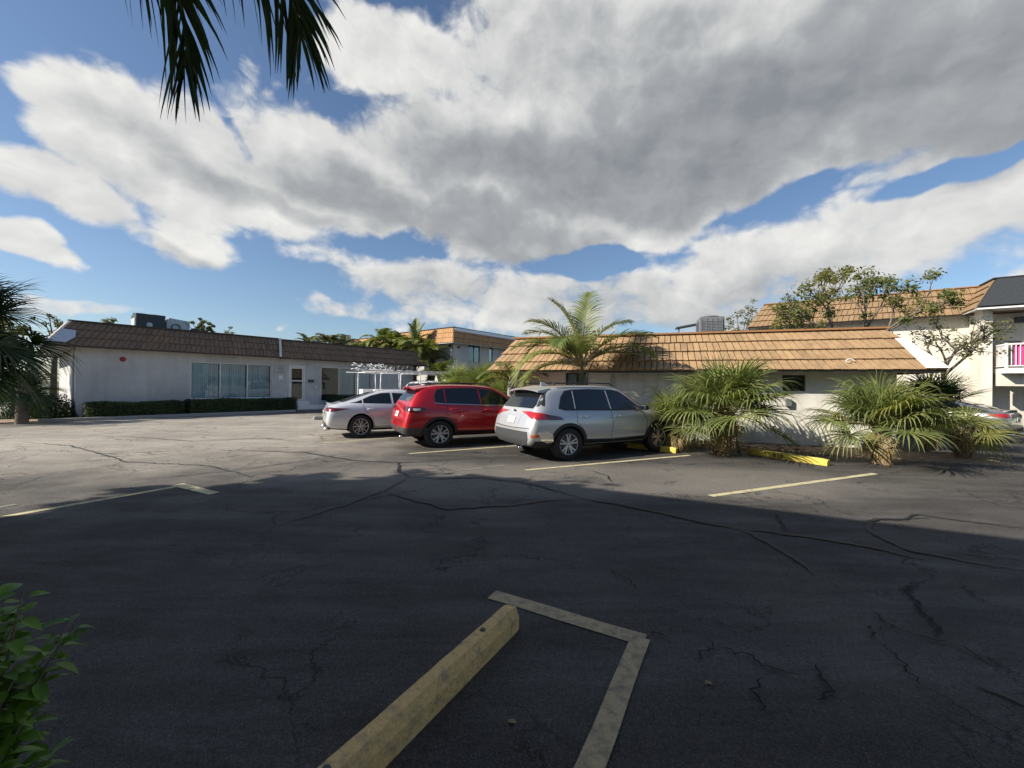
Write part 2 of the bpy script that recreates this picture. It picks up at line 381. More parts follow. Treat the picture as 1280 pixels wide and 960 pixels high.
# ------------------------------------------------------------------ ground
def asphalt_mat():
    m = bpy.data.materials.new('asphalt'); m.use_nodes = True
    nt = m.node_tree; N = nt.nodes; L = nt.links; b = N['Principled BSDF']
    tc = N.new('ShaderNodeTexCoord'); V = tc.outputs['Object']
    def noise(scale, detail=6, rough=.6, vec=None, dist=0):
        n = N.new('ShaderNodeTexNoise'); n.inputs['Scale'].default_value = scale; n.inputs['Detail'].default_value = detail
        n.inputs['Roughness'].default_value = rough; n.inputs['Distortion'].default_value = dist
        L.new(vec or V, n.inputs['Vector']); return n.outputs['Fac']
    def mr(v, a, c, t0=0, t1=1, smooth=True):
        r = N.new('ShaderNodeMapRange'); r.interpolation_type = 'SMOOTHSTEP' if smooth else 'LINEAR'
        for k_, x in (('From Min', a), ('From Max', c), ('To Min', t0), ('To Max', t1)): r.inputs[k_].default_value = x
        L.new(v, r.inputs['Value']); return r.outputs[0]
    def mth(op, a, c=None, cl=False):
        x = N.new('ShaderNodeMath'); x.operation = op; x.use_clamp = cl
        for i, q in enumerate((a, c)):
            if q is None: continue
            if isinstance(q, (int, float)): x.inputs[i].default_value = q
            else: L.new(q, x.inputs[i])
        return x.outputs[0]
    def mixc(f, a, c, bt='MIX'):
        x = N.new('ShaderNodeMix'); x.data_type = 'RGBA'; x.blend_type = bt
        for i, q in ((0, f), (6, a), (7, c)):
            if isinstance(q, (int, float)): x.inputs[i].default_value = q
            elif isinstance(q, tuple): x.inputs[i].default_value = (*q, 1)
            else: L.new(q, x.inputs[i])
        return x.outputs[2]
    # old bleached driveway on the left, newer dark sealed surface elsewhere
    def blob(cx, cy, r0, r1, sx=1, sy=1):
        s = N.new('ShaderNodeMapping'); s.vector_type = 'TEXTURE'; s.inputs['Location'].default_value = (cx, cy, 0); s.inputs['Scale'].default_value = (sx, sy, 1)
        L.new(V, s.inputs['Vector'])
        ln = N.new('ShaderNodeVectorMath'); ln.operation = 'LENGTH'; L.new(s.outputs[0], ln.inputs[0])
        w = mth('ADD', ln.outputs['Value'], mth('MULTIPLY', mth('SUBTRACT', noise(.55, 6), .5), (r1 - r0) * 1.6))
        return mr(w, r1, r0)
    pale = mth('MAXIMUM', blob(-10.5, 14, 4.5, 10.5, 1, 1), mth('MULTIPLY', blob(1.2, 7.1, .5, 1.0, 7.5, 1.7), .36))
    big = mr(noise(.35, 7, .62), .3, .7)
    mid = mr(noise(1.6, 8, .65), .3, .7)
    streak = N.new('ShaderNodeMapping'); streak.inputs['Scale'].default_value = (.5, 2.6, 1); streak.inputs['Rotation'].default_value = (0, 0, R(-28)); L.new(V, streak.inputs['Vector'])
    st = mr(noise(.9, 8, .7, streak.outputs[0], .4), .35, .72)
    darkc = mixc(big, (.026, .0228, .0198), (.053, .048, .043))
    darkc = mixc(mth('MULTIPLY', st, .75), darkc, (.095, .09, .084))
    palec = mixc(big, (.25, .228, .195), (.40, .36, .30))
    palec = mixc(mth('MULTIPLY', st, .5), palec, (.18, .16, .135))
    col = mixc(pale, darkc, palec)
    col = mixc(mth('MULTIPLY', mr(noise(2.3, 8, .75), .60, .72), .5), col, (.022, .022, .024))   # oily stains
    # aggregate
    ag = noise(170, 2, .6); agr = mr(ag, .3, .7, .45, 1.7, False)
    ag2 = mr(noise(42, 5, .75), .3, .7, .62, 1.42, False)
    sc = N.new('ShaderNodeVectorMath'); sc.operation = 'SCALE'; L.new(col, sc.inputs[0]); L.new(mth('MULTIPLY', agr, ag2), sc.inputs['Scale']); col = sc.outputs[0]
    vo = N.new('ShaderNodeTexVoronoi'); vo.inputs['Scale'].default_value = 210; L.new(V, vo.inputs['Vector'])
    sepc = N.new('ShaderNodeSeparateColor'); L.new(vo.outputs['Color'], sepc.inputs[0])
    col = mixc(mth('MULTIPLY', mth('GREATER_THAN', sepc.outputs[0], .93), .35), col, (.20, .19, .18))
    # hairline cracks
    wv = N.new('ShaderNodeTexNoise'); wv.inputs['Scale'].default_value = 1.3; wv.inputs['Detail'].default_value = 8; wv.inputs['Roughness'].default_value = .68; L.new(V, wv.inputs['Vector'])
    w2 = N.new('ShaderNodeVectorMath'); w2.operation = 'SCALE'; w2.inputs['Scale'].default_value = 1.1; L.new(wv.outputs['Color'], w2.inputs[0])
    w3 = N.new('ShaderNodeVectorMath'); w3.operation = 'ADD'; L.new(V, w3.inputs[0]); L.new(w2.outputs[0], w3.inputs[1])
    cracks = None
    for scale, wd, lo, hi, nsc in ((.42, .012, .40, .54, .5), (1.1, .008, .52, .62, .8)):
        v = N.new('ShaderNodeTexVoronoi'); v.feature = 'DISTANCE_TO_EDGE'; v.inputs['Scale'].default_value = scale; L.new(w3.outputs[0], v.inputs['Vector'])
        c = mth('MULTIPLY', mr(v.outputs['Distance'], wd * scale, wd * scale * .3), mr(noise(nsc, 3, .5, None, .2), lo, hi))
        cracks = c if cracks is None else mth('MAXIMUM', cracks, c)
    col = mixc(mth('MULTIPLY', cracks, .85), col, (.012, .012, .013))
    L.new(col, b.inputs['Base Color'])
    L.new(mr(noise(1.1, 5), .3, .7, .72, .92), b.inputs['Roughness'])
    b.inputs['Specular IOR Level'].default_value = .35
    hh = mth('SUBTRACT', mth('ADD', mth('MULTIPLY', ag, .35), mth('MULTIPLY', noise(38, 4, .7), .5)), mth('MULTIPLY', cracks, 1.2))
    bp = N.new('ShaderNodeBump'); bp.inputs['Strength'].default_value = .75; bp.inputs['Distance'].default_value = .012
    L.new(hh, bp.inputs['Height']); L.new(bp.outputs[0], b.inputs['Normal'])
    return m
M['asphalt'] = asphalt_mat()
M['earth'] = mat('grass_ground', (.05, .07, .03), .95, var=.3, vscale=.5, col2=(.09, .085, .05))

g = MB(); g.add([(-900, -700, 0), (900, -700, 0), (900, 1400, 0), (-900, 1400, 0)], [(0, 1, 2, 3)])
tag(g.build('ground', M['earth'], fix=False), kind='structure')
g = MB(); g.add([(-40, -40, .004), (60, -40, .004), (60, 70, .004), (-40, 70, .004)], [(0, 1, 2, 3)])
tag(g.build('parking_lot', M['asphalt'], fix=False), kind='structure')

def strip(name, pts, w, z, material, jag=0, label=None, kind='structure', taper=False, n_sub=6, wob=0):
    """a flat painted or sealed strip following ground points"""
    P2 = []
    for i in range(len(pts) - 1):
        a, b = Vector(pts[i]), Vector(pts[i + 1]); n = max(1, int((b - a).length / (w * 2 if jag == 0 else .022)))
        n = min(n, 90)
        for k in range(n): P2.append(a.lerp(b, k / n))
    P2.append(Vector(pts[-1]))
    vs = []; fs = []; N_ = len(P2)
    for i, p in enumerate(P2):
        d = (P2[min(i + 1, N_ - 1)] - P2[max(i - 1, 0)]); d.z = 0; d.normalize(); n = Vector((-d.y, d.x, 0))
        t = i / (N_ - 1); ww = w * (min(1, 4 * t + .15) * min(1, 4 * (1 - t) + .15) if taper else 1)
        off = n * (mnoise.noise(p * 3) * jag + (mnoise.noise(p * 14) + .6 * mnoise.noise(p * 37)) * jag * (1.3 if name == 'pavement_crack' else .4)) if jag else n * 0
        l = ww / 2 * (1 + random.uniform(-wob, wob)); r_ = ww / 2 * (1 + random.uniform(-wob, wob))
        vs += [p + off + n * l + Vector((0, 0, z - p.z)), p + off - n * r_ + Vector((0, 0, z - p.z))]
    fs = [(2 * i, 2 * i + 1, 2 * i + 3, 2 * i + 2) for i in range(N_ - 1)]
    o = MB().add(vs, fs).build(name, material, fix=False)
    return tag(o, kind=kind)

def gl(*pp): return [G(*p) for p in pp]
# painted stall lines
for a, b_, w, mt in (((510, 567.5), (652, 557), .10, 'line'), ((657, 588), (862, 569.5), .10, 'line'), ((888, 620.5), (1094, 592.5), .11, 'line'),
                 ((404, 554), (520, 545), .10, 'line'), ((563, 590), (630, 582), .07, 'line_pale'), ((-60, 658), (228, 607.5), .11, 'line'),
                 ((-40, 642), (20, 631), .10, 'line_pale')):
    strip('parking_line', gl(a, b_), w, .009, M[mt], wob=.10)
strip('parking_line', [G(221, 606.5), G(268, 618)], .16, .0132, M['line'], wob=.1)
# foreground bay marking, an L shape with worn edges
q = [G(622, 738), G(815, 797)]
strip('parking_line', [G(615, 744), G(806, 802)], .128, .0092, M['line_old'], wob=.07)
strip('parking_line', [G(801, 799), G(733, 975)], .112, .0132, M['line_old'], wob=.06)
# crack sealant bands: (photo points, width, jag)
seal = [
    ([(500, 578), (498, 590), (514, 597)], .05), ([(514, 597), (480, 614), (430, 632), (340, 660)], .035),
    ([(514, 597), (545, 599), (600, 598), (650, 603), (690, 613), (725, 624)], .045), ([(480, 616), (520, 627), (560, 637), (590, 635), (640, 632), (680, 628), (725, 624)], .05),
    ([(725, 624), (800, 637), (870, 652), (925, 664)], .075), ([(925, 664), (960, 679), (1000, 704), (1022, 720)], .055),
    ([(925, 664), (960, 665), (1020, 674), (1100, 688), (1160, 702)], .05), ([(1160, 648), (1085, 652), (1090, 668), (1140, 690), (1200, 702), (1290, 716)], .05),
    ([(1130, 650), (1150, 645), (1220, 655), (1290, 662)], .03), ([(270, 563), (380, 566), (440, 576), (500, 579), (560, 577)], .04), ([(20, 552), (90, 558), (160, 578), (260, 583), (330, 600)], .03),
    ([(180, 600), (300, 588), (420, 571)], .03), ([(1215, 855), (1255, 873), (1290, 892)], .035), ([(140, 545), (240, 552), (330, 548), (380, 553)], .03), ([(735, 588), (760, 596), (762, 604)], .02)]
for pts, w in seal: strip('crack_sealant', gl(*pts), w * 1.0, .0172, M['tar'], jag=.05, taper=True, wob=.25)
cr = [([(868, 830), (882, 815), (895, 813), (890, 803)], .012), ([(895, 813), (925, 823), (955, 840), (1003, 851)], .013), ([(955, 852), (948, 875), (955, 896)], .012),
      ([(1016, 832), (1026, 850), (1029, 868), (1018, 880)], .014), ([(1140, 726), (1133, 741), (1150, 768), (1178, 805)], .022), ([(1083, 762), (1110, 788), (1178, 803), (1230, 826), (1280, 855)], .012),
      ([(1110, 788), (1090, 787), (1086, 801)], .012), ([(1115, 812), (1125, 840), (1155, 864)], .012), ([(1200, 730), (1210, 742), (1218, 755)], .012), ([(968, 642), (975, 655), (995, 668)], .02),
      ([(760, 712), (790, 728), (793, 738)], .009), ([(815, 800), (835, 799)], .014), ([(1155, 864), (1200, 890), (1290, 940)], .007), ([(560, 640), (545, 655), (520, 668)], .012)]
for pts, w in cr: strip('pavement_crack', gl(*pts), w * 1.15, .0212, M['crack'], jag=.05, taper=True, wob=.55)

# ------------------------------------------------------------------ building kit
def tiled_slope(mb, a, b, ta, tb, rows, tw=.22, th=.035, mi=0, tones=None, jit=1.0):
    """courses of tiles on the slope from eave edge a-b up to ta-tb"""
    a, b, ta, tb = map(Vector, (a, b, ta, tb))
    nrm = (b - a).cross(ta - a).normalized()
    if nrm.z < 0: nrm = -nrm
    for k in range(rows):
        l0, r0 = a.lerp(ta, k / rows), b.lerp(tb, k / rows); l1, r1 = a.lerp(ta, (k + 1) / rows), b.lerp(tb, (k + 1) / rows)
        n = max(1, int((r0 - l0).length / tw)); off = random.uniform(-.4, .4) / n
        cuts = [0] + [max(0, min(1, (i + off + random.uniform(-.10, .10)) / n)) for i in range(1, n)] + [1]
        for i in range(len(cuts) - 1):
            u0, u1 = cuts[i], cuts[i + 1]
            if u1 - u0 < 1e-4: continue
            g_ = .011 / max((r0 - l0).length, .1)
            u0 += g_; u1 -= g_
            t = th * (1 + random.uniform(-.08, .08) * jit)
            dn = (l0 - l1).normalized() * (.012 + random.uniform(0, .014) * jit)
            p0, p1 = l0.lerp(r0, u0) + dn, l0.lerp(r0, u1) + dn; p2, p3 = l1.lerp(r1, u1), l1.lerp(r1, u0)
            f0 = len(mb.f)
            mb.add([p0 + nrm * t, p1 + nrm * t, p2 + nrm * .008, p3 + nrm * .008, p0 - nrm * .004, p1 - nrm * .004, p2, p3],
                   [(0, 1, 2, 3), (4, 5, 1, 0), (5, 6, 2, 1), (7, 4, 0, 3)], mi)
            tn = random.uniform(.93, 1.06) if random.random() < .95 else random.uniform(.80, .92)
            tones += [tn] * (len(mb.f) - f0)

def mansard(parent, name, x0, x1, y0, y1, z0, z1, inset, rows, mats, sides='FLRB', tw=.22, label=None, th=.035, cap=True, ins=None):
    """ins: per-side inset (left,right,front,back)"""
    il, ir, if_, ib = ins or (inset,) * 4
    e = [Vector((x0, y0, z0)), Vector((x1, y0, z0)), Vector((x1, y1, z0)), Vector((x0, y1, z0))]
    t = [Vector((x0 + il, y0 + if_, z1)), Vector((x1 - ir, y0 + if_, z1)), Vector((x1 - ir, y1 - ib, z1)), Vector((x0 + il, y1 - ib, z1))]
    mb = MB(); tones = []
    # core under the tiles, soffit and deck
    mb.add(e + t, [(0, 1, 5, 4), (1, 2, 6, 5), (2, 3, 7, 6), (3, 0, 4, 7), (4, 5, 6, 7)], 1)
    mb.add(e, [(0, 3, 2, 1)], 2); tones += [1] * 6
    for s, (i, j) in {'F': (0, 1), 'R': (1, 2), 'B': (2, 3), 'L': (3, 0)}.items():
        if s in sides: tiled_slope(mb, e[i], e[j], t[i], t[j], rows, tw, th, 0, tones)
    o = mb.build(name, mats, parent, fix=False)
    at = o.data.attributes.new('tone', 'FLOAT', 'FACE'); at.data.foreach_set('value', tones[:len(o.data.polygons)])
    # eave drip edge and the top coping, both proud of the tiles
    fb = MB()
    for i in range(4):
        a, b_ = e[i], e[(i + 1) % 4]; fb.obox(a + Vector((0, 0, -.07)), b_ - a, (0, 0, .066), (Vector((0, 0, 0)) + (Vector((.5 * (x0 + x1), .5 * (y0 + y1), z0)) - (a + b_) / 2).normalized() * .03))
    fb.build('drip_edge', mats[3], o)
    if cap:
        cb_ = MB(); w = .09
        cb_.box(t[0].x - w, t[1].x + w, t[0].y - w, t[0].y + w, z1 + .003, z1 + .05); cb_.box(t[0].x - w, t[1].x + w, t[2].y - w, t[2].y + w, z1 + .003, z1 + .05)
        cb_.box(t[0].x - w, t[0].x + w, t[0].y + w + .002, t[2].y - w - .002, z1 + .003, z1 + .05); cb_.box(t[1].x - w, t[1].x + w, t[0].y + w + .002, t[2].y - w - .002, z1 + .003, z1 + .05)
        cb_.build('coping', mats[4] if len(mats) > 4 else mats[3], o)
    return o, e, t

class Frame:
    """local frame of a wall: x along, y into the building"""
    def __init__(s, o, ang): s.o = Vector(o); s.a = ang; s.u = Vector((math.cos(ang), math.sin(ang), 0)); s.n = Vector((-math.sin(ang), math.cos(ang), 0))
    def on(s, px, py, y=0.0):
        r = ray(px, py); c = Vector((0, 0, CAMH)); t = (s.o + s.n * y - c).dot(s.n) / r.dot(s.n)
        p = c + r * t; return (p - s.o).dot(s.u), p.z
    def x(s, px, y=0.0): return s.on(px, 480, y)[0]

def wall_with_holes(parent, length, depth, h, holes, material, t=.2, name='wall', back=True, ends=True):
    """box shell; the front wall is pieced round rectangular openings (x0,x1,z0,z1)"""
    mb = MB(); xs = sorted({0, length} | {v for q in holes for v in q[:2]}); zs = sorted({0, h} | {v for q in holes for v in q[2:4]})
    inside = lambda x, z: any(q[0] < x < q[1] and q[2] < z < q[3] for q in holes)
    cell = {}
    for i in range(len(xs) - 1):
        for j in range(len(zs) - 1):
            cell[i, j] = not inside((xs[i] + xs[i + 1]) / 2, (zs[j] + zs[j + 1]) / 2)
    for (i, j), s in cell.items():
        if not s: continue
        a, b_, c, d = xs[i], xs[i + 1], zs[j], zs[j + 1]
        mb.add([(a, 0, c), (b_, 0, c), (b_, 0, d), (a, 0, d)], [(0, 1, 2, 3)])
        mb.add([(a, t, c), (b_, t, c), (b_, t, d), (a, t, d)], [(3, 2, 1, 0)])
    for q in holes:
        a, b_, c, d = q[:4]
        mb.add([(a, 0, c), (a, t, c), (a, t, d), (a, 0, d)], [(0, 1, 2, 3)]); mb.add([(b_, 0, c), (b_, t, c), (b_, t, d), (b_, 0, d)], [(3, 2, 1, 0)])
        mb.add([(a, 0, c), (b_, 0, c), (b_, t, c), (a, t, c)], [(0, 1, 2, 3)]); mb.add([(a, 0, d), (b_, 0, d), (b_, t, d), (a, t, d)], [(3, 2, 1, 0)])
    if ends:
        mb.box(0, t, t + .001, depth, 0, h); mb.box(length - t, length, t + .001, depth, 0, h)
    if back: mb.box(t, length - t, depth - t, depth, 0, h)
    return mb.build(name, material, parent, fix=False)

def window(parent, x0, x1, z0, z1, panes=1, frame='alu', blinds=None, y=.05, fw=.045, pane_w=None, room='room', name='window', label=None):
    f = MB(); cuts = pane_w or [x0 + (x1 - x0) * i / panes for i in range(panes + 1)]
    f.box(x0 + .001, x1 - .001, y, y + .06, z0 + .001, z0 + fw); f.box(x0 + .001, x1 - .001, y, y + .06, z1 - fw, z1 - .001)
    for c in cuts:
        a = max(x0 + .001, c - fw / 2 if c not in (x0, x1) else (c if c == x0 else c - fw)); f.box(a, min(a + fw, x1 - .001), y + .002, y + .058, z0 + fw, z1 - fw)
    fo = f.build(name, M[frame], parent)
    if label: fo['label'] = label
    for i in range(len(cuts) - 1):
        MB().box(cuts[i] + fw / 2, cuts[i + 1] - fw / 2, y + .025, y + .031, z0 + fw, z1 - fw).build('pane', M['glass'], fo)
        bl = blinds[i] if blinds else None
        if bl:
            b_ = MB(); n = int((cuts[i + 1] - cuts[i]) / .085)
            for k in range(n):
                xx = cuts[i] + .05 + (cuts[i + 1] - cuts[i] - .1) * (k + .5) / n; an = bl[1] + random.uniform(-.12, .12); w_ = .05
                u = Vector((math.cos(an), math.sin(an), 0)) * w_
                b_.add([Vector((xx, y + .14, z0 + .03)) - u, Vector((xx, y + .14, z0 + .03)) + u, Vector((xx, y + .14, z1 - .02)) + u, Vector((xx, y + .14, z1 - .02)) - u], [(0, 1, 2, 3)])
            b_.build('vertical_blind' if bl[0] == 'blind' else 'curtain', M[bl[0]], fo, fix=False)
    MB().add([(x0, .19 + y, z0), (x1, .19 + y, z0), (x1, .19 + y, z1), (x0, .19 + y, z1)], [(0, 1, 2, 3)]).build('interior', M[room], fo, fix=False)
    return fo

# ------------------------------------------------------------------ building A, the long white office on the left
A = Frame((-18.72, 17.52, 0), R(50.3))
M['coping_tan'] = mat('coping_tan', (.34, .17, .07), .8, var=.15); M['tile_d'] = tile_mat('roof_tile_brown', (.30, .19, .10), (.25, .165, .09))
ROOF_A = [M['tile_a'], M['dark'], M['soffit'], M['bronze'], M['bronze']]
ba = thing('office_building', 'long white single-storey building with brown tiled mansard, blind-covered windows and a glass door', 'building', A.o, A.a)
LA = A.x(516); EA = 3.1
w1 = [A.x(238), A.x(275.5), A.x(309.5), A.x(339.5)]; zt1 = A.on(290, 454)[1]; zb1 = .75
d0, d1 = A.x(361), A.x(381.5); zdt = A.on(371, 457)[1]; zdb = A.on(371, 501)[1]
w2 = [A.x(401.5), A.x(424), A.x(445), A.x(464)]; zt2 = A.on(424, 459.5)[1]; zb2 = A.on(412, 501)[1]
wall_with_holes(ba, LA, 12, EA + .15, [(w1[0], w1[-1], zb1, zt1), (d0, d1, zdb, zdt), (w2[0], w2[-1], zb2, zt2)], M['stucco_a'])
window(ba, w1[0], w1[-1], zb1, zt1, pane_w=w1, blinds=[('blind', .5)] * 3, frame='white', label='three-pane window with closed vertical blinds')
window(ba, w2[0], w2[-1], zb2, zt2, pane_w=w2, blinds=[None, ('blind', .5), ('blind', .3)], frame='alu', label='three-pane window, dark in its first pane')
XH = A.x(349)
# two roof lengths, the left one standing a little further out
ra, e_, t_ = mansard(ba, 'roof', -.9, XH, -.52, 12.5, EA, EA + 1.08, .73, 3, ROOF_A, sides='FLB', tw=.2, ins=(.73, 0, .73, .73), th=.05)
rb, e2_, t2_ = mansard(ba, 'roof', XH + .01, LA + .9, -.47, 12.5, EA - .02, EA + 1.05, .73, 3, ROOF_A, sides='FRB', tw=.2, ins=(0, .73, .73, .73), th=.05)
def hip_strip(parent, a, b, w, material, name='hip_flashing', out=.05):
    a, b = Vector(a), Vector(b); u = Vector(w)
    return MB().obox(a + Vector((0, 0, out)), b - a, u, (0, 0, .03)).build(name, M[material], parent)
# exposed flashing at the left corner and a pale strip standing for the sunlit sliver at the step
fl = MB()
a, b_ = e_[0], t_[0]
nF = Vector((0, -(1.1), .73)).normalized()
for (u0, u1, s0, s1) in ((0, .62, .05, .62),):
    p = lambda s, x_: a.lerp(b_, s) + nF * .06 + Vector((x_, 0, 0))
    vs = [p(.05, .04), p(.04, .5), p(.30, .62), p(.58, .45), p(.62, .04)]
    fl.prism(vs, nF * .008)
fl.build('patch_flashing', M['flash'], ra)
hp = MB(); hp.tube([a + Vector((-.02, -.02, .03)), b_ + Vector((0, 0, .04))], .06, 6); hp.build('sunlit_hip_cap', M['stucco_b'], ra)  # pale colour carries the sunlit strip along the left hip
a, b_ = e_[1], t_[1]
MB().prism([a + Vector((-.22, -.07, .0)), a + Vector((-.10, -.07, .0)), b_ + Vector((.12, -.07, .05)), b_ + Vector((.0, -.07, .05)), ], (0, -.03, .01)).build('sunlit_seam_strip', M['stucco_b'], ra)
# door
df = MB(); dm = .05
df.box(d0, d0 + dm * 1.4, .02, .10, zdb, zdt); df.box(d1 - dm * 1.4, d1, .02, .10, zdb, zdt); df.box(d0 + .071, d1 - .071, .02, .10, zdt - .09, zdt)
zm = A.on(371, 476)[1]
door = df.build('door_frame', M['white'], ba)
dl = MB(); x0, x1 = d0 + .08, d1 - .08; 
dl.box(x0, x0 + .09, .04, .08, zdb + .01, zdt - .1); dl.box(x1 - .09, x1, .04, .08, zdb + .01, zdt - .1)
for z in (zdb + .01, zm - .04, zdt - .18): dl.box(x0 + .091, x1 - .091, .04, .08, z, z + .08)
do = dl.build('door', M['alu'], ba)
MB().box(x0 + .09, x1 - .09, .055, .062, zdb + .09, zdt - .18).build('pane', M['glass'], do)
MB().add([(x0, .19, zdb), (x1, .19, zdb), (x1, .19, zdt), (x0, .19, zdt)], [(0, 1, 2, 3)]).build('interior', M['room'], do, fix=False)
MB().tube([(x0 + .05, -.0, zm - .05), (x0 + .05, -.03, zm - .05), (x0 + .05, -.03, zm + .14), (x0 + .05, .0, zm + .14)], .012, 6).build('handle', M['alu'], do)
stp = MB(); stp.box(d0 - .35, d1 + 1.2, -.5, -.003, 0, zdb * .55); stp.box(d0 - .1, d1 + .15, -.28, -.004, zdb * .55 + .001, zdb - .01)
stp.build('door_step', M['white'], ba, bevel=.01)
# things fixed to wall A
px, pz = A.on(350.5, 461); sg = MB(); sg.box(px - .30, px + .30, -.03, -.003, pz - .26, pz + .26); s1 = sg.build('sign_plate', mat('sign_pale', (.50, .49, .47), .6), ba)
sm = MB()
for k in range(24):
    a0 = 2 * math.pi * k / 24; a1 = 2 * math.pi * (k + 1) / 24
    c0 = Vector((px, -.034, pz + .05))
    q = lambda an, r: c0 + Vector((math.cos(an) * r, 0, math.sin(an) * r * .85))
    sm.prism([q(a0, .17), q(a1, .17), q(a1, .145), q(a0, .145)], (0, -.004, 0))
for dx, dz in ((-.07, 0), (0, .04), (.07, 0)): sm.prism([(px + dx - .035, -.034, pz + dz - .02), (px + dx + .035, -.034, pz + dz - .02), (px + dx, -.034, pz + dz + .08)], (0, -.004, 0))
sm.box(px - .22, px + .22, -.038, -.034, pz - .21, pz - .16)
sm.build('emblem', mat('sign_ink', (.20, .20, .20), .6), s1)
MB().box(px - .1, px + .12, -.025, -.003, pz - .62, pz - .40).build('notice_plate', M['white'], ba)
px, pz = A.on(388.5, 476.5); MB().box(px - .16, px + .16, -.12, -.003, pz - .07, pz + .09).build('mailbox', M['dark_metal'], ba, bevel=.02)
px, pz = A.on(394.5, 484); MB().box(px - .05, px + .05, -.05, -.003, pz - .08, pz + .08).build('electric_outlet', M['white'], ba)
px, pz = A.on(153.5, 449); al = MB(); al.lathe([(.001, -.09), (.07, -.085), (.105, -.05), (.11, -.003)], 'y', (px, 0, pz), 16)
alo = al.build('fire_alarm_bell', M['red'], ba, smooth=40)
MB().tube([(px, -.02, pz + .1), (px, -.02, EA - .08)], .012, 6).build('conduit', M['alu'], alo)
px, pz = A.on(164, 436.5); cm = MB(); cm.tube([(px, -.02, pz + .1), (px, -.18, pz + .05)], .02, 6); cm.lathe([(.001, -.3), (.05, -.3), (.055, -.12), (.001, -.1)], 'y', (px, 0, pz), 12)
cm.build('security_camera', M['dark_metal'], ba)
# low notch of wall and downpipe at the left end
MB().tube([(-.05, .9, .02), (-.05, .9, EA)], .04, 8).build('downpipe', M['stucco_a'], ba)
# kerb and bed before wall A
tag(MB().add([A.o + A.u * (-3.2) + A.n * .3 + Vector((0, 0, .05)), A.o + A.u * (-2.9) - A.n * 1.75 + Vector((0, 0, .05)), A.o + A.u * (d0 - .4) - A.n * 1.75 + Vector((0, 0, .05)), A.o + A.u * (d0 - .4) + Vector((0, 0, .05))], [(0, 1, 2, 3)]).build('planting_bed', M['mulch'], fix=False), kind='structure')
kb = MB(); kk = lambda x, y, z=0: A.o + A.u * x + A.n * y + Vector((0, 0, z))
kb.obox(kk(-1.1, -1.9), A.u * (d0 + .75), A.n * .15, (0, 0, .13)); kb.obox(kk(d0 - .35, -1.745), A.n * 1.2, A.u * .15 * -1, (0, 0, .128))
tag(kb.build('kerb', M['kerb'], bevel=.02), kind='structure')
sw = MB(); sw.obox(kk(d0 - .3, -.9), A.u * (LA - d0 + .3), A.n * .39, (0, 0, .06)); tag(sw.build('pavement', M['kerb']), kind='structure')
# gravelly ground left of building A
bed = [kk(-9, -2.6, .012), kk(-1.2, -2.2, .012), kk(-1.1, 3, .012), kk(-9, 6, .012)]
tag(MB().add(bed, [(0, 1, 2, 3)]).build('gravel_bed', mat('gravel', (.16, .14, .12), .95, var=.4, vscale=8, bump=1, bscale=25, col2=(.08, .065, .05)), fix=False), kind='structure')

# rooftop units on A
def ac_unit(name, label, parent_frame, x, y, z, sx, sy, sz, body, rz=0, fans=1, louvre=True, group=None, fan_side=False):
    t = thing(name, label, 'air conditioner', parent_frame.o + parent_frame.u * x + parent_frame.n * y + Vector((0, 0, z)), parent_frame.a + rz, group)
    b = MB(); b.box(0, sx, 0, sy, .06, sz); b.build('casing', M[body], t, bevel=.015)
    if louvre:
        l = MB(); n = int((sz - .2) / .055)
        for k in range(n):
            zz = .13 + k * .055; l.obox((.06, -.004, zz), (sx - .12, 0, 0), (0, -.02, -.01), (0, 0, .03)); l.obox((-.004, .06, zz), (0, sy - .12, 0), (-.02, 0, -.01), (0, 0, .03))
        for k in range(5): l.box(.06 + (sx - .14) * k / 4, .08 + (sx - .14) * k / 4, -.032, -.026, .1, sz - .06)
        l.build('louvre_grille', M[body], t)
    for k in range(fans):
        cx = sx * (k + .5) / fans
        f = MB(); f.lathe([(.30, 0), (.33, .0), (.33, .06), (.30, .06)], 'z', (cx, sy / 2, sz + .002), 20, closed=True)
        for q_ in range(6):
            an = q_ * math.pi / 6; f.obox((cx - math.cos(an) * .31, sy / 2 - math.sin(an) * .31, sz + .045 + .001 * q_), (math.cos(an) * .62, math.sin(an) * .62, 0), (-.01 * math.sin(an), .01 * math.cos(an), 0), (0, 0, .008))
        f.build('fan_guard', M['dark_metal'], t)
    MB().box(.02, sx - .02, .05, .15, 0, .059).build('skid', M['dark_metal'], t); MB().box(.02, sx - .02, sy - .15, sy - .05, 0, .059).build('skid', M['dark_metal'], t)
    return t
xa = A.x(152.5, 3.5); xb = A.x(197, 3.5); zr = EA + 1.12
za = A.on(175, 391.5, 3.5)[1]
acu = ac_unit('rooftop_air_conditioner', 'dark grey air conditioning box on the long white building, left of the duct hood', A, xa + .5, 3.5, zr - .1, xb - xa - .2, 1.5, za - zr + .1, 'dark_metal', louvre=False, fans=2)
MB().lathe([(.001, -.02), (.12, -.015), (.13, -.002)], 'y', (.55, 0, .55), 16).build('inlet_cap', M['pale_metal'], acu)
MB().box(-.03, -.002, .2, 1.3, .15, .9).build('access_panel', M['pale_metal'], acu)
xc = A.x(227, 3.5)
hd = thing('duct_hood', 'pale sheet-metal duct hood beside the dark air conditioner on the roof', 'duct', A.o + A.u * (xb + .38) + A.n * 3.7 + Vector((0, 0, zr - .1)), A.a)
zh = A.on(212, 398, 3.5)[1] - zr + .1
hb = MB(); hb.prism([(0, 0, 0), (xc - xb, 0, 0), (xc - xb, 0, zh * .95), (.1, 0, zh * 1.05), (0, 0, zh * .8)], (0, 1.2, 0)); hb.build('hood_body', M['pale_metal'], hd)
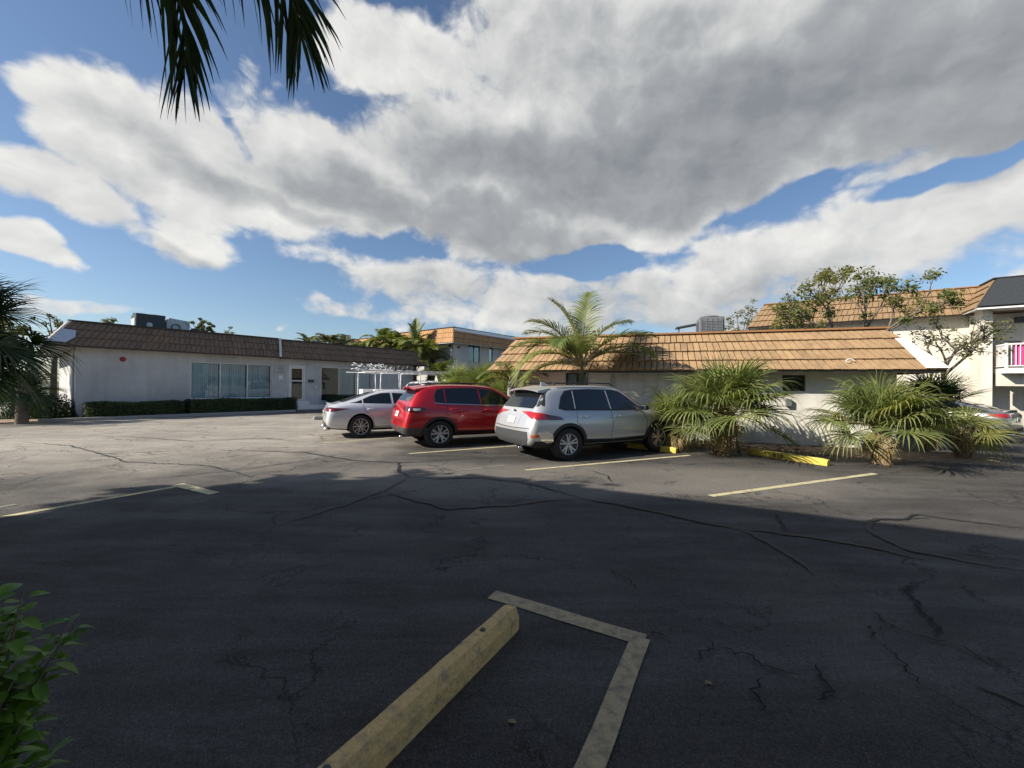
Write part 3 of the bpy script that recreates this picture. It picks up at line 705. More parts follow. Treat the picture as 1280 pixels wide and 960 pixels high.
hr = MB(); hr.lathe([(.17, -.08), (.2, -.08), (.2, -.003), (.17, -.003)], 'y', (.4, 0, zh * .55), 18, closed=True); hr.tube([(.8, -.012, zh * .9), (1.4, -.012, zh * .3)], .012, 5); hr.build('collar', M['dark_metal'], hd)
xe = A.x(231, 3.5)
v = thing('roof_vent', 'small dark mushroom vent behind the roof edge right of the duct hood', 'vent', A.o + A.u * (xe + .5) + A.n * 3.7 + Vector((0, 0, zr - .1)), A.a)
MB().tube([(0, 0, 0), (0, 0, .45)], .1, 12).build('pipe', M['dark_metal'], v); MB().lathe([(.001, .62), (.2, .58), (.27, .45), (.001, .44)], 'z', (0, 0, 0), 16).build('cap', M['dark_metal'], v, smooth=50)

# ------------------------------------------------------------------ building B, low tan-roofed
eL = Vector((-.78, 13.2, 0)); eR = Vector((10.17, 9.55, 0))
dB = (eR - eL).normalized(); angB = math.atan2(dB.y, dB.x); LB = (eR - eL).length
nB = Vector((-dB.y, dB.x, 0))
EB, TB = 2.08, 3.17
B = Frame(eL + nB * .5 + dB * .55, angB)        # wall corner
bb = thing('low_building', 'low cream building with a bright tan tiled mansard roof behind the fan palms', 'building', B.o, B.a)
LW = LB - 1.25
gx0, gx1 = B.x(707), B.x(735); kx0, kx1 = B.x(978), B.x(1007)
zg = B.on(720, 466)[1]
hz0, hz1 = B.on(992, 489)[1], B.on(992, 466)[1]
wall_with_holes(bb, LW, 9, EB + .1, [(gx0, gx1, .75, zg), (kx0, kx1, max(hz0, 1.2), min(hz1, EB - .12))], M['stucco_b'])
window(bb, gx0, gx1, .75, zg, panes=2, blinds=[('blind', .6), ('blind', .6)], frame='bronze', label='bronze-framed window with pale blinds')
window(bb, kx0, kx1, max(hz0, 1.2), min(hz1, EB - .12), panes=1, frame='bronze', label='small dark high window')
ROOF_B = [M['tile'], M['dark'], M['soffit'], M['bronze'], M['coping_tan']]
rB, eb_, tb_ = mansard(bb, 'roof', -.55, LB - .55, -.5, 9.5, EB, TB, .78, 4, ROOF_B, tw=.17, th=.058, ins=(.72, .85, .78, .8))
# white flashing where the right hip tiles are gone
a, b_ = eb_[1], tb_[1]; nF = Vector((0, -(TB - EB), .78)).normalized()
pt = lambda s, x_: a.lerp(b_, s) + nF * .075 + Vector((x_, 0, 0))
fo = MB().prism([pt(-.01, -.42), pt(-.01, .03), pt(.70, .03), pt(.70, -.16)], nF * .01).build('hip_flashing', M['white'], rB)
px, pz = B.on(1063, 450, -.5); ornament = MB()
pts = [Vector((px + math.cos(t) * (.10 - .012 * t), -.42 + .0, pz - .02 + math.sin(t) * (.06 - .006 * t))) for t in [k * .4 for k in range(14)]]
ornament.tube([p + Vector((0, -.02, 0)) for p in pts], .014, 5); ornament.build('scroll_bracket', M['white'], bb)
# pipes and conduit on B
for pxx, mm, rr in ((764, 'alu', .022), (768, 'alu', .012)):
    q_ = B.x(pxx); MB().tube([(q_, -.04, .1), (q_, -.04, EB - .1)], rr, 7).build('conduit', M[mm], bb)
for pxx in (805, 822, 838, 858):
    q_ = B.x(pxx); MB().box(q_ - .012, q_ + .012, -.012, -.002, 1.3, EB - .08).build('wall_batten', M['stucco_a'], bb)
px, pz = B.on(738, 463); MB().tube([(px - .1, -.05, pz - .3), (px - .1, -.05, pz), (px, -.05, pz + .06), (px + .25, -.05, pz + .06), (px + .35, -.05, pz - .05)], .02, 7).build('bent_pipe', M['alu'], bb)
px, pz = B.on(985, 503); MB().box(px - .07, px + .07, -.10, -.003, pz - .10, pz + .09).build('electric_box', M['grey_metal'], bb, bevel=.01)
px, pz = B.on(1113, 466, 0)

# mulch bed along B with loose chips
kB = lambda x, y, z=0: B.o + B.u * x + B.n * y + Vector((0, 0, z))
vs = []; n = 60
for i in range(n + 1):
    x = -.2 + (LW + 1.6) * i / n; wdt = .75 + .14 * mnoise.noise(Vector((x * 1.3, 0, 0))) + (.5 if x > LW - 2.2 else 0) * min(1, (x - LW + 2.2))
    vs += [kB(x, -.004, .09), kB(x, -wdt * .55, .075 + .02 * mnoise.noise(Vector((x * 3, 5, 0)))), kB(x, -wdt, .005)]
fs = []
for i in range(n):
    for k in range(2): fs.append((3 * i + k, 3 * i + k + 1, 3 * i + 4 + k, 3 * i + 3 + k))
tag(MB().add(vs, fs).build('mulch_bed', M['mulch'], smooth=True, fix=False), kind='structure')
ch = MB(); rnd = random.Random(3)
for i in range(5200):
    x = rnd.uniform(-.1, LW + 1.2); y = -abs(rnd.gauss(.0, .5)) - .02 + (-.2 if rnd.random() < .3 else 0)
    if y < -1.25: continue
    z = max(.012, .09 + y * .09) + rnd.uniform(0, .015); an = rnd.uniform(0, 6.28); l = rnd.uniform(.02, .07); w = rnd.uniform(.008, .022); t = rnd.uniform(-.4, .4)
    u = Vector((math.cos(an), math.sin(an), t)) * l; v_ = Vector((-math.sin(an), math.cos(an), rnd.uniform(-.3, .3))) * w
    p = kB(x, y, z); ch.add([p - u - v_, p + u - v_ * .6, p + u * .9 + v_, p - u + v_], [(0, 1, 2, 3)])
tag(ch.build('bark_chips', M['chip'], fix=False), 'brown bark chips and dead palm litter along the foot of the low cream building', 'bark chips', kind='stuff')

# condenser and dark slab on the roof line behind B
bx = B.x(873.5, 3.2); bx2 = B.x(905, 3.2); zz = B.on(890, 395, 3.2)[1]
ac_unit('rooftop_air_conditioner', 'grey louvred condenser unit standing on the low tan-roofed building', B, bx, 3.2, TB - .05, bx2 - bx, 1.0, zz - TB + .03, 'grey_metal', fans=1)
s0, z0 = B.on(846, 410.5, 4.5); s1_, z1 = B.on(881, 404, 4.5)
sl_ = thing('solar_panel', 'thin dark tilted panel on the low roof just left of the condenser', 'panel', kB(s0, 4.5, TB))
sl_.rotation_euler = (0, 0, B.a)
MB().prism([(0, 0, z0 - TB), (s1_ - s0, 0, z1 - TB), (s1_ - s0, 1.2, z1 - TB + .1), (0, 1.2, z0 - TB + .1)], (0, 0, .06)).build('panel_sheet', M['dark_metal'], sl_)
MB().box(.05, .11, .1, .16, 0, z0 - TB - .01).build('support', M['grey_metal'], sl_); MB().box(s1_ - s0 - .2, s1_ - s0 - .14, .1, .16, 0, z1 - TB - .04).build('support', M['grey_metal'], sl_)

# ------------------------------------------------------------------ building C, two-storey in the middle distance
Cc = P(566, 480, 33.0); Cc.z = 0
Cf = Frame(Cc, R(52))
bc = thing('apartment_building', 'distant two-storey building with an orange tiled left roof face and a shaded window wall', 'building', Cc, Cf.a)
ECc = 5.0; TC = 6.25
cw = [(Cf.x(585), Cf.x(599.5), Cf.on(590, 453)[1], Cf.on(590, 431)[1]), (Cf.x(611), Cf.x(615.5), Cf.on(612, 452)[1], Cf.on(612, 434)[1]), (Cf.x(630), Cf.x(640), Cf.on(634, 452)[1], Cf.on(634, 436)[1])]
wall_with_holes(bc, 24, 9, ECc + .1, cw, M['stucco_a'])
for q in cw: window(bc, *q, panes=2 if q[1] - q[0] > 1 else 1, frame='bronze', blinds=[('curtain', .3)] * (2 if q[1] - q[0] > 1 else 1), room='dark')
ROOF_C = [M['tile_c'], M['dark'], M['soffit'], M['stucco_a'], M['bronze']]
rc, ec_, tc_ = mansard(bc, 'roof', -.6, 24.5, -.6, 9.6, ECc, TC, .5, 3, ROOF_C, tw=.28, th=.05)
MB().prism([tc_[0] + Vector((.05, -.10, -.45)), tc_[0] + Vector((9.5, -.10, -.45)), tc_[0] + Vector((9.8, -.09, -.02)), tc_[0] + Vector((.05, -.09, -.02))], (0, -.05, 0)).build('fascia_board', M['flash'], rc)
MB().box(-.12, -.002, .25, .45, ECc - .35, ECc - .1).build('wall_lamp', M['dark_metal'], bc); MB().box(.5, .62, -.12, -.002, ECc - .4, ECc - .2).build('wall_lamp', M['dark_metal'], bc)
# left wing of C: recess shade put in as a dark sheet, then a pale pier
wv_ = MB(); wv_.box(-.03, -.002, 2.2, 3.0, 0, ECc); wv_.build('recess', M['bronze'], bc)
wg = thing('apartment_wing', 'pale two-storey wing with an orange tiled roof showing above the distant palms at the left', 'building', P(508, 480, 40) * 1, R(52)); wg.location.z = 0
MB().box(0, 10, 0, 12, 0, 4.9).build('wall', M['stucco_b'], wg)
mansard(wg, 'roof', -.6, 10.6, -.6, 12.6, 4.9, 6.2, .5, 3, ROOF_C, tw=.28, th=.05)
wg2 = thing('apartment_building', 'far orange-roofed block peeking over the palms left of the pale wing', 'building', P(470, 480, 47), R(142)); wg2.location.z = 0
MB().box(0, 9, -8, 0, 0, 5.3).build('wall', M['stucco_b'], wg2)
mansard(wg2, 'roof', -.6, 9.6, -8.6, .6, 5.3, 7.0, .6, 3, ROOF_C, tw=.3, th=.05)
for k, (pxx, lab) in enumerate(((398, 'small grey roof vent box, left one above the far palms'), (437, 'small grey roof vent box, right one above the far palms'))):
    t = thing('roof_vent', lab, 'vent', P(pxx, 480, 46)); t.location.z = 5.4
    MB().box(-.35, .35, -.3, .3, 0, .9 + .2 * k).build('vent_box', M['grey_metal'], t); MB().box(-.42, .42, -.36, .36, .901 + .2 * k, 1.0 + .2 * k).build('vent_cap', M['dark_metal'], t)
far = thing('distant_building', 'low pale building far behind the palms carrying two roof vents', 'building', P(390, 480, 50)); far.location.z = 0
MB().box(-9, 7, -6, 4, 0, 4.6).build('wall', M['stucco_a'], far); MB().box(-9.3, 7.3, -6.3, 4.3, 4.61, 5.4).build('parapet', M['tile_c'], far)

# ------------------------------------------------------------------ building D, two-storey on the right with balcony
aD = R(-33)
uD = Vector((math.cos(aD), math.sin(aD), 0)); nD = Vector((-math.sin(aD), math.cos(aD), 0))
D0 = P(935, 480, 23.5); D0.z = 0
Df = Frame(D0, aD)
bd = thing('apartment_building', 'two-storey cream apartment building at the right with brown tiled mansard and a white balcony', 'building', D0, aD)
ED, TD = 5.1, 6.45
xm = Df.x(1203)         # where the wing starts
MB().box(.5, xm + 7, .6, 9, 0, ED).build('wall', M['stucco_d'], bd)
ROOF_D = [M['tile_d'], M['dark'], M['soffit'], M['bronze'], M['coping_tan']]
TW_D = .2
rd, ed_, td_ = mansard(bd, 'roof', 0, xm + 7, 0, 9.6, ED, TD, .8, 4, ROOF_D, tw=.22, th=.07, sides='FLR')
WP = 1.5
rw, ew_, tw_ = mansard(bd, 'roof', xm, xm + 9, -WP, 6, ED + .05, TD + .03, .8, 4, [ROOF_D[0], M['dark'], M['soffit'], M['white'], M['bronze']], tw=.22, th=.07, sides='L')
MB().prism([ew_[0] + Vector((.06, -.02, .05)), ew_[1] + Vector((0, -.02, .05)), tw_[1] + Vector((0, -.02, 0)), tw_[0] + Vector((.04, -.02, 0))], (0, -.03, .02)).build('shaded_slope_sheet', M['dark_metal'], rw)  # dark sheet painted for the shade on the wing's front roof slope
bd['xm'] = xm
wl = MB(); wl.box(xm + .35, xm + .65, -WP + .55, .59, 0, ED + .05)             # pier at the wing's left
wl.box(xm + .76, xm + 9, .1, .58, 0, ED + .05)
wl.build('wing_wall', M['stucco_d'], bd)
# balcony
bz = 2.55
slab = MB(); slab.box(xm + .8, xm + 9, -WP - .25, .09, bz - .22, bz); slab.build('balcony_slab', M['white'], bd)
beam = MB(); beam.box(xm + .76, xm + 2.1, -WP + .3, -WP + .6, bz - .75, bz - .23); beam.build('beam', M['stucco_d'], bd)
rl = MB(); z0_, z1_ = bz + .003, bz + 1.02
rl.box(xm + .8, xm + 9, -WP - .2, -WP - .15, z1_ - .06, z1_); rl.box(xm + .8, xm + 9, -WP - .2, -WP - .15, z0_ + .06, z0_ + .1)
rl.box(xm + .8, xm + .85, -WP - .14, .09, z1_ - .06, z1_); rl.box(xm + .8, xm + .85, -WP - .14, .09, z0_ + .06, z0_ + .1)
for k in range(64): rl.box(xm + .95 + k * .125, xm + .975 + k * .125, -WP - .185, -WP - .165, z0_ + .1, z1_ - .06)
for k in range(12): rl.box(xm + .815, xm + .835, -WP - .05 + k * .125, -WP - .03 + k * .125, z0_ + .1, z1_ - .06)
for x in (xm + .78, xm + 3.2, xm + 6): rl.box(x, x + .08, -WP - .215, -WP - .135, z0_, z1_ + .02)
rl.build('balcony_railing', M['white'], bd)
sc_ = MB(); sc_.box(xm + .86, xm + .864, -WP - .1, 0, z0_ + .12, z1_ - .08); sc_.build('screen_mesh', mat('pink_screen', (.62, .45, .48), .8), bd)
px1 = xm + 3.4
MB().box(xm + 2.6, xm + 4.4, .05, .095, bz + .01, bz + 2.1).build('balcony_door', M['white'], bd)
MB().box(xm + 1.6, xm + 1.95, -.05, .09, bz + 2.05, bz + 2.3).build('wall_lamp', M['dark_metal'], bd)
cl = MB(); n = 14
for i in range(n):
    x = xm + 1.05 + i * .06; cl_y = -WP - .10 + .025 * math.sin(i * 1.3)
    y2 = -WP - .10 + .025 * math.sin((i + 1) * 1.3)
    cl.add([(x, cl_y, z0_ + .1), (x + .06, y2, z0_ + .1), (x + .06, y2, z1_ + .02), (x, cl_y, z1_ + .02)], [(0, 1, 2, 3)])
o = cl.build('hanging_towel', M['pink'], None, smooth=True, fix=False); o.matrix_world = Matrix.Translation(D0) @ Matrix.Rotation(aD, 4, 'Z')
tag(o, 'bright pink towel hung inside the white balcony railing', 'towel')
gr = thing('barbecue_grill', 'dark rounded grill cover rising above the balcony railing', 'grill', D0 + uD * (xm + 1.35) + nD * (-.55) + Vector((0, 0, bz)), aD)
MB().lathe([(.001, 1.22), (.2, 1.2), (.36, 1.05), (.38, .85), (.3, .7), (.001, .65)], 'z', (0, 0, 0), 20).build('lid', M['plastic'], gr, smooth=60)
for x, y in ((-.2, -.15), (.2, -.15), (0, .2)): MB().tube([(x, y, 0), (x * .7, y * .7, .75)], .02, 6).build('leg', M['dark_metal'], gr)

# ------------------------------------------------------------------ the two-storey building behind the camera that shades the foreground
def outside():
    aE = math.atan2(-.43, .90); H = 7.0; Lt = H / math.tan(SUN_EL); sh = Vector((-SUN_DIR.x, -SUN_DIR.y, 0)).normalized() * Lt
    c = G(586, 594) - sh
    t = thing('rear_building', 'tall cream two-storey building behind the viewer whose roof shades the parking lot', 'building', c, aE)
    MB().box(.9, 30, -12, -1.2, 0, H - .9).build('wall', M['stucco_d'], t)
    mansard(t, 'roof', 0, 31, -13, 0, H - 1.25, H, .02, 3, ROOF_D, tw=.4)
    return c, aE
cE, aE = outside()

# ------------------------------------------------------------------ vehicles
def eval_mesh(o):
    dg = bpy.context.evaluated_depsgraph_get(); dg.update()
    return bpy.data.meshes.new_from_object(o.evaluated_get(dg))

def car_shell(name, st, wheels, paint, wr=.40, parent=None, low=None):
    """loft the stations (x, zbottom, zbelt, ztop, wbottom, wmid, wbelt, wroof), smooth, cut wheel arches"""
    secs = []
    for (x, zb, zl, zt, wb, wm, wl, wrf) in st:
        ze = zl + (zt - zl) * .93
        half = [(wb * .8, zb), (wb, zb + .07 * (zl - zb) / .7), (wm * .985, zb + .32 * (zl - zb)), (wm, zb + .60 * (zl - zb)), (wm * .985, zb + .84 * (zl - zb)), (wl, zl),
                (wl + (wrf - wl) * .33, zl + (ze - zl) * .36), (wl + (wrf - wl) * .70, zl + (ze - zl) * .72), (wrf, ze), (wrf * .84, zl + (zt - zl) * .985), (wrf * .45, zt)]
        full = [(0, zb)] + half + [(0, zt + .006)] + [(-y, z) for y, z in reversed(half)]
        secs.append([(x, y, z) for y, z in full])
    n = len(secs[0]); mb = MB(); vs = [p for s in secs for p in s]; fs = []
    for i in range(len(secs) - 1):
        for k in range(n):
            a = i * n + k; b = i * n + (k + 1) % n; fs.append((a, b, b + n, a + n))
    h = n // 2
    for base, rev in ((0, False), ((len(secs) - 1) * n, True)):
        for k in range(h):
            if k == 0: q = (0, 1, n - 1)
            elif k == h - 1: q = (k, h, n - k)
            else: q = (k, k + 1, n - k - 1, n - k)
            q = tuple(base + i for i in q); fs.append(q[::-1] if rev else q)
    mb.add(vs, fs)
    o = mb.build('tmp', [paint, M['well']], None)
    sb = o.modifiers.new('s', 'SUBSURF'); sb.levels = 2; sb.render_levels = 2
    me = eval_mesh(o); bpy.data.objects.remove(o)
    bm = bmesh.new(); bm.from_mesh(me); bm.normal_update(); bvh = BVHTree.FromBMesh(bm); bm.free()
    o = bpy.data.objects.new('tmp2', me); C.objects.link(o)
    cut = MB()
    for (wx, wz) in wheels:
        for s in (1, -1):
            y0, y1 = (.50, 1.3) if s > 0 else (-1.3, -.50)
            nn = 40; v0 = []; 
            for yy in (y0, y1): v0 += [(wx + wr * math.cos(2 * math.pi * k / nn), yy, wz + wr * math.sin(2 * math.pi * k / nn)) for k in range(nn)]
            cut.add(v0, [tuple(range(nn)), tuple(range(2 * nn - 1, nn - 1, -1))] + [(k, nn + k, nn + (k + 1) % nn, (k + 1) % nn) for k in range(nn)])
    co = cut.build('cut', paint, None)
    bo = o.modifiers.new('b', 'BOOLEAN'); bo.operation = 'DIFFERENCE'; bo.solver = 'EXACT'; bo.object = co
    me2 = eval_mesh(o); bpy.data.objects.remove(o); bpy.data.objects.remove(co)
    me2.materials.clear(); me2.materials.append(paint); me2.materials.append(M['well'])
    for p in me2.polygons:
        c = p.center; p.use_smooth = True; p.material_index = 0
        for (wx, wz) in wheels:
            d = math.hypot(c.x - wx, c.z - wz)
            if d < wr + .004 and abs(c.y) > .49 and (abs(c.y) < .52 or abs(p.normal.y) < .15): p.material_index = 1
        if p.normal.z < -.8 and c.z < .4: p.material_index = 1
    me2.set_sharp_from_angle(angle=R(38)); me2.name = name
    ob = bpy.data.objects.new(name, me2); C.objects.link(ob); ob.parent = parent
    return ob, bvh

def decal(bvh, name, poly, material, parent, view='R', off=.004, grid=.07, thick=.0, label=None, smooth=True, yaw=None):
    """a panel cut to the outline `poly` and laid on the body surface; poly is in the plane seen from `view`"""
    ax = {'R': ((1, 0, 0), (0, 1, 0)), 'L': ((1, 0, 0), (0, -1, 0)), 'B': ((0, 1, 0), (1, 0, 0)), 'F': ((0, 1, 0), (-1, 0, 0)),
          'T': ((1, 0, 0), (0, 0, -1))}
    if yaw is not None:
        c, s = math.cos(yaw), math.sin(yaw); d = Vector((c, s, 0)); u = Vector((-s, c, 0)); v = Vector((0, 0, 1))
    else:
        u, d = map(Vector, ax[view]); v = Vector((0, 1, 0)) if view == 'T' else Vector((0, 0, 1))
    bm = bmesh.new(); vv = [bm.verts.new(u * a + v * b - d * 6 + (Vector((0, 0, 0)))) for a, b in poly]
    bm.faces.new(vv); lo = [min(p[k] for p in poly) for k in (0, 1)]; hi = [max(p[k] for p in poly) for k in (0, 1)]
    for k, e in ((0, u), (1, v)):
        n = int((hi[k] - lo[k]) / grid)
        for i in range(1, n + 1):
            bmesh.ops.bisect_plane(bm, geom=bm.verts[:] + bm.edges[:] + bm.faces[:], plane_co=e * (lo[k] + (hi[k] - lo[k]) * i / (n + 1)), plane_no=e)
    bad = []
    for q in bm.verts:
        hit, nr, _, _ = bvh.ray_cast(q.co, d)
        if hit is None: bad.append(q); continue
        if nr.dot(d) > 0: nr = -nr
        q.co = hit + nr * off
    if bad: bmesh.ops.delete(bm, geom=bad, context='VERTS')
    bmesh.ops.recalc_face_normals(bm, faces=bm.faces)
    bm.normal_update()
    s_ = sum(f.normal.dot(d) * f.calc_area() for f in bm.faces)
    if s_ > 0: bmesh.ops.reverse_faces(bm, faces=bm.faces)
    if smooth:
        for f in bm.faces: f.smooth = True
    # a rim that returns to the body so the panel has depth
    edges = [e for e in bm.edges if e.is_boundary]
    r = bmesh.ops.extrude_edge_only(bm, edges=edges)
    for q in r['geom']:
        if isinstance(q, bmesh.types.BMVert): q.co += d * (off + .006)
    me = bpy.data.meshes.new(name); bm.to_mesh(me); bm.free(); me.materials.append(material); me.set_sharp_from_angle(angle=R(40))
    o = bpy.data.objects.new(name, me); C.objects.link(o); o.parent = parent
    if label: o['label'] = label
    return o
def both(bvh, name, poly, material, parent, **k):
    return [decal(bvh, name, poly, material, parent, view=s, **k) for s in 'RL']
def line_poly(pts, w):
    L_ = []; Rr = []; n = len(pts)
    for i, p in enumerate(pts):
        p = Vector(p); d = (Vector(pts[min(i + 1, n - 1)]) - Vector(pts[max(i - 1, 0)])).normalized(); nn = Vector((-d.y, d.x)) * w / 2
        L_.append(tuple(p + nn)); Rr.append(tuple(p - nn))
    return L_ + Rr[::-1]
def seams(bvh, parent, lines, w=.009):
    for s in 'RL':
        acc = None
        for ln in lines:
            for i in range(len(ln) - 1):
                o = decal(bvh, 'door_seam', line_poly([ln[i], ln[i + 1]], w), M['seam'], parent, view=s, off=.0022, grid=.05, smooth=True)
                if acc is None: acc = o
                else:
                    bm = bmesh.new(); bm.from_mesh(acc.data); bm.from_mesh(o.data); bm.to_mesh(acc.data); bm.free(); me = o.data; bpy.data.objects.remove(o); bpy.data.meshes.remove(me)
def ring_poly(cx, cz, r0, r1, a0, a1, n=22):
    a = [a0 + (a1 - a0) * i / n for i in range(n + 1)]
    return [(cx + r1 * math.cos(t), cz + r1 * math.sin(t)) for t in a] + [(cx + r0 * math.cos(t), cz + r0 * math.sin(t)) for t in reversed(a)]
def arch_trim(bvh, parent, wheels, r0, r1, zlow, material):
    for (wx, wz) in wheels:
        for s in 'RL':
            a = math.asin(max(-.9, (zlow - wz) / r1))
            o = None
            # in quads, so the outline may be concave
            n = 20; a0, a1 = a, math.pi - a; m = None
            for i in range(n):
                t0 = a0 + (a1 - a0) * i / n; t1 = a0 + (a1 - a0) * (i + 1) / n
                q = [(wx + r1 * math.cos(t0), wz + r1 * math.sin(t0)), (wx + r1 * math.cos(t1), wz + r1 * math.sin(t1)), (wx + r0 * math.cos(t1), wz + r0 * math.sin(t1)), (wx + r0 * math.cos(t0), wz + r0 * math.sin(t0))]
                o = decal(bvh, 'wheel_arch_trim', q, material, parent, view=s, off=.014, grid=.2)
                if m is None: m = o
                else:
                    bm = bmesh.new(); bm.from_mesh(m.data); bm.from_mesh(o.data); bmesh.ops.remove_doubles(bm, verts=bm.verts, dist=.0005); bm.to_mesh(m.data); bm.free(); me = o.data; bpy.data.objects.remove(o); bpy.data.meshes.remove(me)

def wheel(parent, x, y, z, r, style, rimr=None, w=.23):
    s = -1 if y < 0 else 1; rr = rimr or r * .66
    t = MB(); prof = [(rr * .96, -w * .40), (rr * 1.03, -w * .47), (r * .90, -w * .5), (r * .975, -w * .44), (r, -w * .32), (r, w * .32), (r * .975, w * .44), (r * .90, w * .5), (rr * 1.03, w * .47), (rr * .96, w * .40)]
    t.lathe(prof, 'y', (0, 0, 0), 40, closed=True)
    for g in (-.18, 0, .18):   # tread grooves as dark slots are left to the profile; shoulder blocks below
        pass
    o = t.build('wheel', M['tyre'], parent, smooth=35); o.location = (x, y, z)
    rm = MB(); f = s * w * .43
    rm.lathe([(rr * .99, f), (rr * .97, f + s * .006), (rr * .91, f - s * .004), (rr * .89, f - s * .05), (rr * .86, -f * .6), (rr * .99, -f * .6)], 'y', (0, 0, 0), 40, closed=True)
    rm.lathe([(.001, f - s * .010), (rr * .16, f - s * .012), (rr * .2, f - s * .03), (rr * .2, f - s * .07), (.001, f - s * .07)], 'y', (0, 0, 0), 20)
    def spoke(an, w0, w1, twist=0, r1=.91, dark=0):
        c, sn = math.cos(an), math.sin(an); c2, s2 = math.cos(an + twist), math.sin(an + twist)
        a = Vector((c, 0, sn)) * rr * .15; b = Vector((c2, 0, s2)) * rr * r1; d = (b - a).normalized(); n_ = Vector((-d.z, 0, d.x))
        ya, yb = f - s * .016, f - s * .004
        V = [a - n_ * w0 + Vector((0, ya, 0)), a + n_ * w0 + Vector((0, ya, 0)), b + n_ * w1 + Vector((0, yb, 0)), b - n_ * w1 + Vector((0, yb, 0))]
        rm.prism(V, (0, -s * .035, 0), dark)
    if style == 'five_double':
        for k in range(5):
            an = math.pi / 2 + k * 2 * math.pi / 5
            spoke(an - .10, .020, .022, -.10); spoke(an + .10, .020, .022, .10); spoke(an + .62, .010, .012, 0, .9, 1)
    elif style == 'five_y':
        for k in range(5):
            an = math.pi / 2 + k * 2 * math.pi / 5; spoke(an, .034, .026, 0, .6); spoke(an, .018, .022, .24); spoke(an, .018, .022, -.24)
    elif style == 'ten':
        for k in range(5):
            an = math.pi / 2 + k * 2 * math.pi / 5; spoke(an - .13, .012, .013, -.13); spoke(an + .13, .012, .013, .13)
    else:
        for k in range(7): spoke(math.pi / 2 + k * 2 * math.pi / 7, .025, .022)
    ro = rm.build('rim', [M['rim'], M['rim_dark']], o, smooth=30, bevel=.003)
    bd_ = MB(); bd_.lathe([(.001, f - s * .09), (rr * .70, f - s * .09), (rr * .70, f - s * .11), (.001, f - s * .11)], 'y', (0, 0, 0), 28); bd_.build('brake_disc', M['rim_dark'], o, smooth=30)
    bk = MB(); bk.lathe([(.001, f - s * .125), (rr * .90, f - s * .125), (rr * .9, f - s * .13), (.001, f - s * .13)], 'y', (0, 0, 0), 24); bk.build('wheel_back', M['well'], o)
    return o

def handles(bvh, parent, spots, material):
    for (x, z) in spots:
        for s in (-1, 1):
            h, n_, _, _ = bvh.ray_cast(Vector((x, 3 * s, z)), Vector((0, -s, 0)))
            y = h.y
            b = MB(); pts = [Vector((x - .11, y + s * .005, z)), Vector((x - .09, y + s * .032, z)), Vector((x + .07, y + s * .034, z)), Vector((x + .10, y + s * .005, z))]
            b.tube(pts, [.013, .016, .016, .013], 8); b.build('door_handle', material, parent, smooth=True)

def mirror(bvh, parent, x, z, yy, material, size=1.0):
    for s in (-1, 1):
        b = MB(); y = s * yy
        b.add([(x - .05 * size, y + s * .04, z - .055), (x - .05 * size, y + s * .25 * size, z - .05), (x - .05 * size, y + s * .25 * size, z + .07 * size), (x - .05 * size, y + s * .04, z + .085 * size),
               (x + .09 * size, y + s * .05, z - .045), (x + .07 * size, y + s * .23 * size, z - .04), (x + .07 * size, y + s * .23 * size, z + .045 * size), (x + .09 * size, y + s * .05, z + .065 * size)],
              [(0, 1, 2, 3), (4, 5, 6, 7), (0, 1, 5, 4), (1, 2, 6, 5), (2, 3, 7, 6), (3, 0, 4, 7)])
        o = b.build('side_mirror', material, parent, smooth=True, bevel=.018)
        MB().prism([(x - .052, y + s * .07, z - .03), (x - .052, y + s * .22 * size, z - .03), (x - .052, y + s * .22 * size, z + .05), (x - .052, y + s * .07, z + .055)], (-.004, 0, 0)).build('mirror_glass', M['chrome'], o)
        MB().prism([(x - .02, y - s * .1, z - .06), (x + .05, y - s * .1, z - .06), (x + .05, y + s * .06, z - .03), (x - .02, y + s * .06, z - .03)], (0, 0, .035)).build('mirror_arm', M['plastic'], o)

def plate(bvh, parent, zc, txt='LKM 83C'):
    h, n_, _, _ = bvh.ray_cast(Vector((-2, 0, zc)), Vector((1, 0, 0)))
    t = math.atan2(n_.z, -n_.x)
    b = MB(); b.box(-.012, .004, -.15, .15, -.075, .075); o = b.build('licence_plate', M['plate'], parent, bevel=.004)
    o.location = (h.x - .01, 0, zc); o.rotation_euler = (0, t, 0)
    k = MB()
    for i in range(6):
        if i == 3: continue
        y = .105 - i * .042
        k.box(-.0145, -.0125, y - .012, y - .004, -.04, .03); k.box(-.0145, -.0125, y - .003, y + .012, .018, .03); 
        if i % 2: k.box(-.0145, -.0125, y - .003, y + .012, -.04, -.028)
        else: k.box(-.0145, -.0125, y - .003, y + .012, -.01, .002)
    k.build('plate_marks', M['plate_ink'], o)
    return h.x

def place_car(root, wx, wy, contact, ang, sc=(1, 1, 1)):
    m = Matrix.Rotation(ang, 3, 'Z'); p = m @ Vector((wx * sc[0], wy * sc[1], 0))
    root.location = (contact.x - p.x, contact.y - p.y, .004); root.rotation_euler = (0, 0, ang); root.scale = sc

